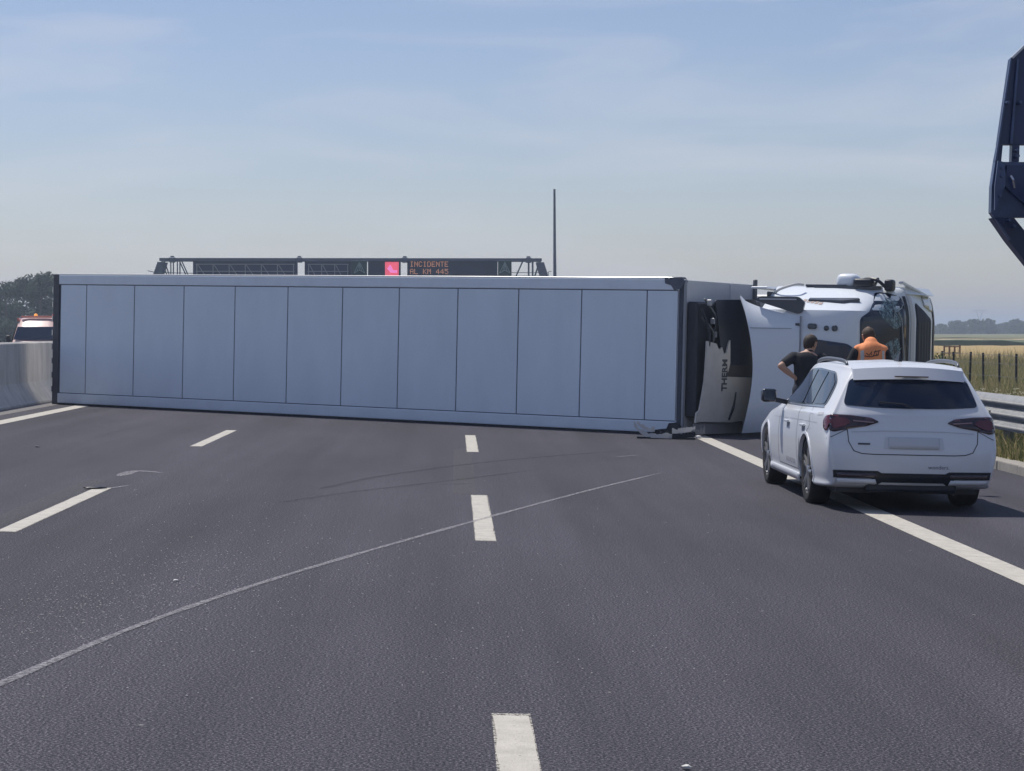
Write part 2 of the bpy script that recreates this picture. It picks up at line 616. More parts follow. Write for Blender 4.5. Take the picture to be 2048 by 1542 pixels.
def guardrail():
    root = empty('guardrail', Matrix.Translation((7.62, 0, -.09)))
    tag(root, 'galvanised three-wave steel guardrail beside the hard shoulder', 'guardrail')
    # three-wave section: (x toward the road is negative)
    prof = []
    for k in range(49):
        t = k / 48
        z = .35 + .50 * t
        ph = (t * 3) % 1
        x = -.085 * (1 - abs(2 * ph - 1) ** 1.6) if t < 1 else 0
        prof.append((x - .02, z))
    bm = bmesh.new()
    L = 4.5
    a = [bm.verts.new((x, 0, z)) for x, z in prof]
    b = [bm.verts.new((x, L + .06, z)) for x, z in prof]
    for i in range(len(prof) - 1):
        bm.faces.new((a[i], a[i + 1], b[i + 1], b[i]))
    bmesh.ops.solidify(bm, geom=bm.faces[:], thickness=.004)
    beam = from_bm('beam', bm, GALV, root, smooth=True)
    bm = bmesh.new()
    box(bm, .08, .2, -.05, .05, -.5, .80)
    box(bm, -.02, .08, -.06, .06, .48, .72)
    post = from_bm('post', bm, GALV_D, root)
    bm = bmesh.new()
    tube(bm, [(-.125, 0, .60), (-.10, 0, .60)], .016, 8)
    bolt = from_bm('bolt', bm, GALV_D, root)
    n = 0
    for k in range(22):
        y = 2.2 + L * k
        o = beam if k == 0 else beam.copy()
        if k: COL.objects.link(o)
        o.parent = root
        o.location = (0, y, 0)
        for j in range(2):
            y2 = y + .03 + j * 2.25
            p = post if n == 0 else post.copy()
            q = bolt if n == 0 else bolt.copy()
            if n:
                COL.objects.link(p); COL.objects.link(q)
            p.parent = root; q.parent = root
            p.location = (0, y2, 0); q.location = (0, y2 + .05, 0)
            n += 1
guardrail()

# ------------------------------------------------------------------ fields on the right
WHEAT = mat('ripe wheat', (.36, .255, .10), .95, var=.2, vscale=.12, stretch=(1, 5, 1), bump=.5, bscale=4)
STUBBLE = mat('pale stubble', (.37, .29, .15), .95, var=.15, vscale=.1)
CROP = mat('green crop', (.085, .105, .05), .95, var=.3, vscale=.3, bump=.6, bscale=2)
CROP2 = mat('olive meadow', (.15, .15, .06), .95, var=.25, vscale=.05)
def slab(name, x0, x1, y0, y1, z0, z1, m, rough=.1, seed=1):
    """standing crop: a block with an uneven top and edge"""
    bm = bmesh.new()
    nx, ny = 90, 8
    rnd = random.Random(seed)
    g = []
    for j in range(ny + 1):
        row = []
        for i in range(nx + 1):
            x = x0 + (x1 - x0) * i / nx
            y = y0 + (y1 - y0) * j / ny + (rnd.uniform(-.6, .6) if j in (0, ny) else 0)
            row.append(bm.verts.new((x, y, z1 + rnd.uniform(-rough, rough))))
        g.append(row)
    for a, b in zip(g, g[1:]):
        for i in range(nx):
            bm.faces.new((a[i], a[i + 1], b[i + 1], b[i]))
    lo = [bm.verts.new((v.co.x, v.co.y - .15, z0)) for v in g[0]]
    for i in range(nx):
        bm.faces.new((lo[i], lo[i + 1], g[0][i + 1], g[0][i]))
    o = from_bm(name, bm, m)
    o['kind'] = 'structure'
    return o
slab('wheat_field', 24, 150, 105, 235, -.8, -.12, WHEAT, .05, 2)
slab('crop_field', 24, 260, 262, 300, -.8, .22, CROP, .16, 3)
slab('stubble_field', 24, 420, 305, 460, -.8, -.25, STUBBLE, .04, 4)
slab('meadow', 24, 900, 465, 900, -.85, -.1, CROP2, .12, 5)
slab('left_meadow', -500, -24, 60, 800, -.9, -.45, CROP2, .05, 6)

# ------------------------------------------------------------------ grass verge
def blades(name, n, area, hfun, cols, wd, seed, lean=.35, label=None, cat=None):
    rnd = random.Random(seed)
    V, F, MI = [], [], []
    for _ in range(n):
        x, y, z = area(rnd)
        h = hfun(rnd, x, y)
        a = rnd.uniform(0, 2 * pi)
        lx, ly = rnd.gauss(0, lean) * h, rnd.gauss(0, lean) * h
        w_ = wd * rnd.uniform(.6, 1.5)
        cx, cy = cos(a) * w_, sin(a) * w_
        b = len(V)
        V += [(x - cx, y - cy, z), (x + cx, y + cy, z), (x + lx * .4 + cx * .7, y + ly * .4 + cy * .7, z + h * .6), (x + lx * .4 - cx * .7, y + ly * .4 - cy * .7, z + h * .6), (x + lx, y + ly, z + h)]
        F += [(b, b + 1, b + 2, b + 3), (b + 3, b + 2, b + 4)]
        k = rnd.choices(range(len(cols)), [c[1] for c in cols])[0]
        MI += [k, k]
    me = bpy.data.meshes.new(name)
    me.from_pydata(V, [], F)
    for c in cols: me.materials.append(c[0])
    me.polygons.foreach_set('material_index', MI)
    o = link(name, me)
    return tag(o, label, cat, kind='stuff')
def vz(x):
    pts = [(7.0, -.1), (7.22, -.07), (9, -.12), (12, -.3), (15, -.42), (22, -.6), (40, -.65), (90, -.7)]
    for (a, za), (b, zb) in zip(pts, pts[1:]):
        if a <= x <= b:
            return za + (zb - za) * (x - a) / (b - a)
    return -.7
GR1 = mat('green grass', (.13, .15, .055), .85, var=.3, vscale=1.5, leafy=.45)
GR2 = mat('dry grass', (.40, .33, .18), .85, var=.25, vscale=1.5, leafy=.45)
GR3 = mat('olive grass', (.24, .22, .10), .85, var=.3, vscale=1.5, leafy=.45)
def verge_area(rnd):
    while True:
        y = 18 + 88 * rnd.random()
        x = 7.9 + rnd.random() * 22
        if (x / y) < .30 and x / y > .17:
            return x, y, vz(x) - .02
def verge_h(rnd, x, y):
    k = .5 + noise.noise(Vector((x * .35, y * .22, 0)))
    return max(.12, (.28 + .40 * k) * rnd.uniform(.5, 1.6)) * (1 + max(0, y - 60) * .012)
blades('verge_grass', 70000, verge_area, verge_h, [(GR1, 3), (GR2, 4), (GR3, 4)], .011, 11, label='rough mixed green and straw grass between guardrail and fence', cat='grass')
def near_area(rnd):
    y = rnd.uniform(14, 34); x = rnd.uniform(7.3, 8.3)
    return x, y, vz(x) - .02
blades('verge_grass', 7000, near_area, lambda r, x, y: r.uniform(.12, .42), [(GR1, 4), (GR2, 2), (GR3, 3)], .009, 12, label='grass tufts growing under the steel guardrail', cat='grass')
# umbels of pale wild flowers
def flowers():
    rnd = random.Random(4)
    bm = bmesh.new()
    for _ in range(70):
        y = rnd.uniform(30, 44); x = y * rnd.uniform(.245, .285)
        z = vz(x) + rnd.uniform(.45, .72)
        for q in range(7):
            c = Vector((x + rnd.gauss(0, .035), y + rnd.gauss(0, .035), z + rnd.gauss(0, .012)))
            bmesh.ops.create_icosphere(bm, subdivisions=1, radius=.014, matrix=Matrix.Translation(c))
        tube(bm, [(x, y, vz(x)), (x, y, z)], .004, 4)
    tag(from_bm('wild_flowers', bm, mat('cream petals', (.62, .58, .42), .8, var=.15, vscale=20)), 'cream wild flower heads standing in the roadside grass', 'flowers', kind='stuff')
flowers()

# ================================================================== FENCE, TREES, PYLON
def fence():
    root = empty('wire_fence', Matrix.Translation((15, 0, -.42)))
    tag(root, 'dark thin posts of a wire fence standing in the roadside grass', 'fence')
    bm = bmesh.new()
    box(bm, -.028, .028, -.028, .028, -.3, 1.46, bev=.006)
    post = from_bm('post', bm, mat('black fence post', (.02, .022, .025), .8, var=.2), root)
    ys = [50.6 + 1.72 * k for k in range(24)]
    for i, y in enumerate(ys):
        o = post if i == 0 else post.copy()
        if i: COL.objects.link(o)
        o.parent = root
        o.location = (0, y, random.uniform(-.05, .03))
        o.rotation_euler = (random.gauss(0, .015), random.gauss(0, .02), 0)
    for z in (.45, .8, 1.15, 1.38):
        bm = bmesh.new()
        tube(bm, [(-.04, y, z + (.0 if k % 2 == 0 else -.01)) for k, y in enumerate(ys)], .004, 4)
        from_bm('wire', bm, GALV_D, root)
fence()

def pen():
    root = empty('timber_frame', Matrix.Translation((25.75, 108, -.62)))
    tag(root, 'small reddish open rail frame at the edge of the ripe wheat', 'frame')
    wood = mat('reddish timber', (.19, .10, .07), .85, var=.2)
    for k in range(4):
        bm = bmesh.new()
        box(bm, -.45 + .27 * k - .04, -.45 + .27 * k + .04, -.04, .04, -.2, 1.45 + (.04 if k == 3 else 0))
        from_bm('post', bm, wood, root)
    for z in (.75, 1.05, 1.38):
        bm = bmesh.new()
        box(bm, -.5, .38, -.075, -.042, z, z + .06)
        from_bm('rail', bm, wood, root)
pen()

LEAVES = {}
def leafmat(c):
    return mat('foliage %s' % (c,), c, .8, var=.35, vscale=.8, leafy=.3)
def make_tree(seed, h, rx, nleaf, leaf, cols, trunk_h):
    """returns (trunk mesh, crown mesh); local origin at the ground"""
    rnd = random.Random(seed)
    bm = bmesh.new()
    top = Vector((rnd.uniform(-.3, .3), rnd.uniform(-.3, .3), h * .8))
    tube(bm, [(0, 0, -.3), (0, 0, trunk_h), top * .6 + Vector((0, 0, trunk_h * .2)), top], [h * .022, h * .018, h * .011, h * .003], 8)
    lobes = []
    for k in range(rnd.randint(11, 15)):
        a = rnd.uniform(0, 2 * pi)
        z = trunk_h + (h - trunk_h) * rnd.uniform(.05, .92)
        f = 1 - abs((z - trunk_h) / (h - trunk_h) - .42) * 1.05
        rr = rx * max(.15, f) * rnd.uniform(.3, .85)
        c = Vector((cos(a) * rr, sin(a) * rr, z))
        lobes.append((c, rx * rnd.uniform(.26, .46)))
        b0 = Vector((0, 0, max(trunk_h * .7, z - rr * .9)))
        tube(bm, [b0, (b0 + c) * .5 + Vector((0, 0, -.1)), c], [h * .008, h * .006, h * .002], 5)
    lobes.append((Vector((0, 0, h * .9)), rx * .3))
    tm = bpy.data.meshes.new('trunk')
    bmesh.ops.recalc_face_normals(bm, faces=bm.faces[:])
    bm.to_mesh(tm); bm.free()
    tm.materials.append(BARK)
    V, F, MI = [], [], []
    for _ in range(nleaf):
        c, r = rnd.choices(lobes, [l[1] ** 2 for l in lobes])[0]
        d = Vector((rnd.gauss(0, 1), rnd.gauss(0, 1), rnd.gauss(0, 1))).normalized()
        p = c + d * r * rnd.random() ** .35 * (1 + .25 * noise.noise(d * 2.3 + c))
        p.z = max(p.z, .25)
        n_ = (d + Vector((rnd.gauss(0, .6), rnd.gauss(0, .6), rnd.gauss(0, .6)))).normalized()
        s = n_.orthogonal().normalized()
        t = n_.cross(s)
        k = leaf * rnd.uniform(.5, 1.3)
        b = len(V)
        V += [tuple(p - s * k), tuple(p + t * k * .55), tuple(p + s * k), tuple(p - t * k * .55)]
        F.append((b, b + 1, b + 2, b + 3))
        MI.append(rnd.choices(range(len(cols)), [4, 3, 1][:len(cols)])[0])
    cm = bpy.data.meshes.new('crown')
    cm.from_pydata(V, [], F)
    for c in cols: cm.materials.append(leafmat(c))
    cm.polygons.foreach_set('material_index', MI)
    return tm, cm

def put_tree(meshes, name, loc, rz, sc, label, cat='tree', group=None):
    root = empty(name, Matrix.Translation(loc) @ Matrix.Rotation(rz, 4, 'Z') @ Matrix.Diagonal((sc[0], sc[0], sc[1], 1)))
    tag(root, label, cat, group)
    link('trunk', meshes[0], None, root)
    link('crown', meshes[1], None, root)
    return root

DARKG = [(.026, .050, .032), (.036, .064, .040), (.052, .082, .048)]
MIDG = [(.045, .068, .034), (.060, .085, .042), (.085, .105, .055)]
bigs = [make_tree(s, 10, 4.2, 4600, .26, DARKG, 1.2) for s in (1, 2, 3)]
left = [(88, 300, 1.02, 0, 'tall dark rounded tree beside the trailer tail, beyond the opposite lanes'),
        (52, 306, .93, 1, 'dark tree standing directly behind the service van'),
        (18, 297, .90, 2, 'dark tree with thin upper branches letting the sky through, left of the van'),
        (-18, 308, .96, 0, 'outermost dark tree of the row beyond the opposite lanes'),
        (128, 312, .95, 1, 'dark tree mostly hidden by the rear of the trailer')]
for i, (px, y, s, k, lab) in enumerate(left):
    put_tree(bigs[k], 'broadleaf_tree', ((px - 910) / 4200 * y, y, -.6), i * 1.3, (s, s), lab, group='trees beyond the opposite lanes')
shrub = make_tree(21, 3.0, 2.4, 1700, .24, DARKG, .25)
for i, (px, y, s) in enumerate([(4, 284, 1.15), (34, 287, 1.0), (66, 285, 1.2), (97, 288, 1.05), (-26, 286, 1.1)]):
    put_tree(shrub, 'hedge_shrub', ((px - 910) / 4200 * y, y, -.6), i * 2.1, (s, s), 'low dark shrub at the foot of the trees beyond the opposite lanes', 'shrub', 'shrubs under the left trees')
fars = [make_tree(s, 8, 4.6, 1700, .55, MIDG, .6) for s in (31, 32, 33, 34)]
rr = random.Random(5)
for i in range(26):
    px = 1866 + i * 8.2 + rr.uniform(-3, 3)
    y = rr.uniform(880, 990)
    bump_ = .72 + .22 * math.exp(-((px - 1960) / 22) ** 2) + .16 * math.exp(-((px - 2035) / 20) ** 2) - .12 * math.exp(-((px - 1885) / 18) ** 2)
    s = bump_ * rr.uniform(.82, 1.08)
    put_tree(fars[i % 4], 'far_tree', ((px - 910) / 4200 * y, y, -.8), rr.uniform(0, 6), (s * 1.1, s),
             'hazy grey-green tree in the distant row beyond the fields', group='distant tree row beyond the fields')
bush = make_tree(41, 1.3, .75, 1500, .055, [(.12, .145, .06), (.15, .17, .08), (.22, .21, .10)], .1)
for i, (px, y, s, lab) in enumerate([(1893, 44, .62, 'leafy roadside bush growing close to the crashed cab front'), (1921, 46, .5, 'smaller leafy bush in the roadside grass beside the fence'), (1878, 52, .9, 'leafy bush half hidden behind the overturned cab')]):
    x = (px - 910) / 4200 * y
    put_tree(bush, 'roadside_bush', (x, y, vz(x)), i * 1.9, (s, s), lab, 'bush', 'bushes by the fence')

def pylon():
    y = 2300
    root = empty('power_pylon', Matrix.Translation(((1965 - 910) / 4200 * y, y, -.8)))
    tag(root, 'distant steel lattice electricity pylon rising above the far trees', 'pylon')
    m = mat('pylon steel', (.16, .165, .17), .7)
    H = 25.2
    for sx in (-1, 1):
        for sy in (-1, 1):
            bm = bmesh.new()
            bar(bm, (2.6 * sx, 2.6 * sy, 0), (.9 * sx, .9 * sy, 15), .3)
            bar(bm, (.9 * sx, .9 * sy, 15), (3.6 * sx, .5 * sy, 23), .28)
            from_bm('leg', bm, m, root)
    bm = bmesh.new()
    for k in range(6):
        z0, z1 = k * 2.5, k * 2.5 + 2.5
        w0, w1 = 2.6 - 1.7 * z0 / 15, 2.6 - 1.7 * z1 / 15
        for s in (-1, 1):
            bar(bm, (-w0 * s, -w0, z0), (w1 * s, -w1, z1), .16)
            bar(bm, (-w0 * s, w0, z0), (w1 * s, w1, z1), .16)
    for k in range(3):
        z0, z1 = 15 + k * 2.7, 17.7 + k * 2.7
        for s in (-1, 1):
            a0, a1 = (.9 + 2.7 * k / 3) * s, (.9 + 2.7 * (k + 1) / 3) * s
            bar(bm, (a0, -.4, z0), (a1 * .7, .4, z1), .16)
    from_bm('lattice', bm, m, root)
    bm = bmesh.new()
    for z in (23, 24.2):
        bar(bm, (-8, 0, 23.4), (8, 0, 23.4), .3) if z == 23 else None
    for k in range(9):
        x = -7.6 + 1.9 * k
        bar(bm, (x, 0, 23.4), (x + .95, 0, 24.5), .16)
        bar(bm, (x + .95, 0, 24.5), (x + 1.9 if k < 8 else x + .95, 0, 23.4 if k < 8 else 24.4), .16)
    bar(bm, (-6.7, 0, 24.5), (7, 0, 24.5), .2)
    from_bm('crossarm', bm, m, root)
    for x in (-7.2, 0, 7.2):
        bm = bmesh.new()
        tube(bm, [(x, 0, 23.3), (x, 0, 21.6)], .14, 6)
        from_bm('insulator', bm, m, root)
pylon()

# ================================================================== SIGN GANTRY
FONT = {'I': '01110 00100 00100 00100 00100 00100 01110', 'N': '10001 11001 10101 10101 10011 10001 10001',
        'C': '01110 10001 10000 10000 10000 10001 01110', 'D': '11110 10001 10001 10001 10001 10001 11110',
        'E': '11111 10000 10000 11110 10000 10000 11111', 'T': '11111 00100 00100 00100 00100 00100 00100',
        'A': '01110 10001 10001 11111 10001 10001 10001', 'L': '10000 10000 10000 10000 10000 10000 11111',
        'K': '10001 10010 10100 11000 10100 10010 10001', 'M': '10001 11011 10101 10101 10001 10001 10001',
        '4': '00010 00110 01010 10010 11111 00010 00010', '5': '11111 10000 11110 00001 00001 10001 01110'}
def gantry():
    Y = 187
    k = Y / 4200
    def X(px): return (px - 910) * k
    def Z(py): return EYE + (660 - py) * k
    root = empty('sign_gantry', Matrix.Translation((0, Y, 0)))
    tag(root, 'long steel overhead sign gantry with dark message boards behind the trailer', 'gantry')
    xl, xr = X(318), X(1088)
    zt, zb = Z(519), Z(551)
    def part(name, fn, m=GANTRY, par=root):
        bm = bmesh.new(); fn(bm)
        return from_bm(name, bm, m, par)
    for yy in (0, 1.7):
        part('top_beam', lambda b: box(b, xl + .2, xr - .2, yy - .12, yy + .12, zt - .17, zt + .10))
        part('bottom_beam', lambda b: box(b, xl - .4, xr + .4, yy - .12, yy + .12, zb - .2, zb - .02))
    for s, x in ((-1, xl), (1, xr)):
        for yy in (0, 1.7):
            def leg(b):
                prism(b, [(-.35, 0), (.35, 0), (.35, zb + .3), (.35 - s * .36, zt), (-.42 - s * .36 + .1, zt), (-.35, zb + .3)], lambda a, c: (x + a, yy - .16, c - .25), lambda a, c: (x + a, yy + .16, c - .25))
            part('leg', leg)
    for a, b_ in ((327, 338), (345, 345), (358, 358), (362, 376), (1046, 1032), (1058, 1058), (1066, 1066), (1080, 1070)):
        part('brace', lambda b: bar(b, (X(a), -.02, zt - .15), (X(b_), -.02, zb - .1), .10))
        part('brace', lambda b: bar(b, (X(a), 1.7, zt - .15), (X(b_), 1.7, zb - .1), .10))
    part('handrail', lambda b: (bar(b, (X(296), .9, zb + .42), (X(330), .9, zb + .1), .06), bar(b, (X(322), .9, zb + .25), (X(388), .9, zb + .2), .06)))
    part('handrail', lambda b: (bar(b, (X(1024), .9, zb + .28), (X(1098), .9, zb + .28), .05), bar(b, (X(1098), .9, zb + .3), (X(1098), .9, zb - .2), .05), bar(b, (X(1098), .9, zb + .38), (X(1104), .9, zb + .4), .05)))
    for px in (348, 600, 810, 1057):
        part('beam_clamp', lambda b: box(b, X(px - 6), X(px + 6), -.25, .25, zt - .3, zt + .16, bev=.05))
        part('beam_clamp', lambda b: tube(b, [(X(px), 0, zt), (X(px), 0, zt + .28)], .17, 10))
    dark = mat('dark sign board', (.022, .036, .080), .55, var=.15, vscale=.8)
    back = mat('dark sign back', (.028, .048, .11), .6, var=.15, vscale=.8)
    frame = mat('sign back frame', (.34, .36, .41), .5, .3)
    zs0, zs1 = Z(586), Z(521)
    # boards seen from the back (they serve the opposite lanes)
    for x0, x1, n in ((388, 596, 6), (610, 704, 3)):
        bd = part('sign_back', lambda b: box(b, X(x0), X(x1), .3, .55, zs0, zs1 - .05, bev=.02), back)
        for j in range(n + 1):
            xx = X(x0 + 8 + (x1 - x0 - 16) * j / n)
            part('frame_bar', lambda b: bar(b, (xx, .24, zs0 + .3), (xx, .24, zs1 - .35), .07), frame, bd)
            if j < n:
                x2 = X(x0 + 8 + (x1 - x0 - 16) * (j + .75) / n)
                part('frame_bar', lambda b: bar(b, (xx + .1, .25, zs1 - .42), (x2, .25, zs0 + 1.02), .06), frame, bd)
        for zz in (zs1 - .35, Z(543)):
            part('frame_bar', lambda b: bar(b, (X(x0 + 6), .22, zz), (X(x1 - 6), .22, zz), .07), frame, bd)
    # boards that face the camera
    for x0, x1 in ((737, 802), (815, 995)):
        bd = part('message_board', lambda b: box(b, X(x0), X(x1), -.35, .0, zs0, zs1 - .04, bev=.02), dark)
        part('board_hood', lambda b: box(b, X(x0) - .02, X(x1) + .02, -.5, -.36, zs1 - .1, zs1 - .05), dark, bd)
    teal = mat('teal sign board', (.015, .060, .072), .5, var=.1)
    pale = mat('pale sign symbol', (.25, .36, .37), .5)
    for x0, x1 in ((705, 735), (996, 1023)):
        bd = part('symbol_board', lambda b: box(b, X(x0), X(x1), -.35, .0, zs0, zs1 - .04, bev=.02), teal)
        cx = (X(x0) + X(x1)) / 2
        z0, z1, hw = Z(546.5), Z(524.5), .47
        def sym(b):
            for p, q in (((-hw, z0), (0, z1)), ((hw, z0), (0, z1)), ((-hw, z0), (0, z0 + .26)), ((hw, z0), (0, z0 + .26)), ((0, z1), (0, z0 + .26)), ((-hw * .45, z0 + .12), (0, z1 - .1)), ((hw * .45, z0 + .12), (0, z1 - .1))):
                bar(b, (cx + p[0], -.37, p[1]), (cx + q[0], -.37, q[1]), .055)
        part('triangle_symbol', sym, pale, bd)
    amber = mat('amber lamps', (.85, .40, .24), .5, emit=.42)
    def led(txt, px0, py0, pw, ph, par):
        cw = X(px0 + pw) - X(px0)
        chh = Z(py0) - Z(py0 + ph)
        for i, c in enumerate(txt):
            if c == ' ': continue
            bm = bmesh.new()
            x0 = X(px0) + cw * 1.235 * i
            for r_, row in enumerate(FONT[c].split()):
                for q, ch in enumerate(row):
                    if ch == '1':
                        cx, cz = x0 + cw * (q + .5) / 5, Z(py0) - chh * (r_ + .5) / 7
                        d = cw / 5 * .40
                        box(bm, cx - d, cx + d, -.375, -.345, cz - chh / 7 * .38, cz + chh / 7 * .38)
            from_bm('lit_letter', bm, amber, par)
    mb = [o for o in root.children if o.name.startswith('message_board')]
    led('INCIDENTE', 820.5, 523.6, 7.0, 10.4, mb[1])
    led('AL KM 445', 820.5, 538.2, 7.0, 10.4, mb[1])
    # glowing red picture panel
    pk = mat('glowing red panel', (.95, .13, .20), .5, var=.12, vscale=1.2, emit=.62)
    mg = mat('glowing pink figure', (.95, .25, .62), .5, emit=.7)
    s = part('picture_screen', lambda b: box(b, X(771), X(798), -.39, -.352, Z(552), Z(524.5)), pk, mb[0])
    def truckicon(b):
        prism(b, [(X(775), Z(538)), (X(781), Z(530)), (X(784), Z(534)), (X(787), Z(541)), (X(795), Z(541)), (X(795), Z(546)), (X(782), Z(546)), (X(778), Z(541))], lambda a, c: (a, -.392, c), lambda a, c: (a, -.405, c))
    part('picture_figure', truckicon, mg, mb[0])
    # footings
    for x in (xl, xr):
        part('footing', lambda b: box(b, x - .8, x + .8, -.7, 2.4, -1.2, .15, bev=.05), CONCRETE)
gantry()

def mast():
    y = 190
    k = y / 4200
    root = empty('steel_mast', Matrix.Translation(((1111.5 - 910) * k, y, -.3)))
    tag(root, 'tall slender dark grey mast standing beside the sign gantry', 'mast')
    h = EYE + (660 - 380) * k + .3
    bm = bmesh.new()
    tube(bm, [(0, 0, -.3), (-.06, 0, 5), (-.10, 0, 9.5), (-.12, 0, h)], [.19, .165, .13, .10], 12)
    from_bm('pole', bm, GANTRY, root)
    bm = bmesh.new()
    tube(bm, [(-.12, 0, h - .02), (-.12, 0, h + .05)], .115, 12)
    from_bm('cap', bm, GANTRY, root)
    bm = bmesh.new()
    box(bm, -.5, .5, -.5, .5, -.4, .2, bev=.04)
    from_bm('footing', bm, CONCRETE, root)
mast()

# ================================================================== SERVICE VAN ON THE OTHER CARRIAGEWAY
def van():
    root = empty('service_van', Matrix.Translation((-16.85, 84, .02)))       # front faces the camera (-Y)
    tag(root, 'white and red service van with roof beacon behind the concrete barrier', 'van')
    white = mat('van paint', (.66, .47, .43), .3, coat=.4)
    redp = mat('van red paint', (.42, .07, .06), .3, coat=.6)
    w_, h = .98, 2.16
    st = [  # y, half width low, half width top, z top, z bottom
        (0, .80, .78, .75, .35), (.12, .95, .86, 1.0, .28), (.75, .98, .90, 1.15, .25), (1.55, .98, .80, 2.02, .25), (1.85, .98, .80, h - .02, .25), (3.2, .98, .82, h, .25), (4.7, .97, .82, h, .3), (5.0, .92, .78, h - .1, .4)]
    bm = bmesh.new()
    rings = []
    for y, wl, wt, zt, zb in st:
        half = [(wl * .9, zb), (wl, zb + .12), (wl, min(zt - .12, 1.05)), (wt + .02, zt - .10), (wt - .1, zt - .02), (wt * .5, zt + .02)]
        pts = half + [(-x, z) for x, z in half[::-1]]
        rings.append([bm.verts.new((x, y, z)) for x, z in pts])
    for a, b in zip(rings, rings[1:]):
        n = len(a)
        for i in range(n):
            bm.faces.new((a[i], a[(i + 1) % n], b[(i + 1) % n], b[i]))
    bm.faces.new(rings[0]); bm.faces.new(rings[-1][::-1])
    from_bm('body', bm, white, root, auto=40)
    bm = bmesh.new()
    v = [bm.verts.new(p) for p in ((-.86, .80, 1.215), (.86, .80, 1.215), (.79, 1.28, 1.735), (-.79, 1.28, 1.735))]
    bm.faces.new(v)
    bmesh.ops.translate(bm, verts=bm.verts[:], vec=(0, -.03, .025))
    from_bm('windscreen', bm, GLASS, root)
    for s in (-1, 1):
        bm = bmesh.new()
        v = [bm.verts.new(p) for p in ((s * .965, 1.0, 1.15), (s * .965, 2.3, 1.15), (s * .84, 2.3, 1.92), (s * .83, 1.6, 1.92))]
        bm.faces.new(v)
        bmesh.ops.translate(bm, verts=bm.verts[:], vec=(s * .03, 0, 0))
        from_bm('side_window', bm, GLASS, root)
        bm = bmesh.new()
        box(bm, s * 1.02, s * 1.2, .95, 1.05, 1.14, 1.42, bev=.03)
        bar(bm, (s * .95, 1.0, 1.2), (s * 1.05, 1.0, 1.22), .05)
        from_bm('wing_mirror', bm, BLACKP, root)
        bm = bmesh.new()
        box(bm, s * .55, s * .86, -.0, .15, .72, .92, bev=.03)
        from_bm('headlight', bm, CHROME, root)
        bm = bmesh.new()
        box(bm, s * .80, s * .875, 1.56, 4.8, 1.98, 2.12, bev=.02)
        from_bm('roof_stripe', bm, redp, root)
        for y in (.85, 4.1):
            bm = bmesh.new()
            lathe(bm, [(.0, .1), (.2, .1), (.33, .09), (.33, -.1), (.2, -.11), (0, -.11)], 20, Matrix.Translation((s * .86, y, .33 - .28)))
            from_bm('wheel', bm, RUBBER, root)
    bm = bmesh.new()
    box(bm, -.72, .72, 1.58, 1.72, 2.125, 2.20, bev=.02)
    from_bm('roof_panel', bm, redp, root)
    orange = mat('amber beacon', (.9, .35, .05), .3, emit=.8)
    for x in (-.18, .55):
        bm = bmesh.new()
        lathe(bm, [(0, .13), (.06, .11), (.075, .05), (.08, 0), (0, 0)], 12, Matrix.Translation((x, 1.9, 2.17)) @ Matrix.Rotation(-pi / 2, 4, 'Y'))
        from_bm('beacon', bm, orange if x < 0 else redp, root, smooth=True)
    bm = bmesh.new()
    box(bm, -.95, .95, -.06, .12, .3, .62, bev=.05)
    from_bm('bumper', bm, BLACKP, root)
van()

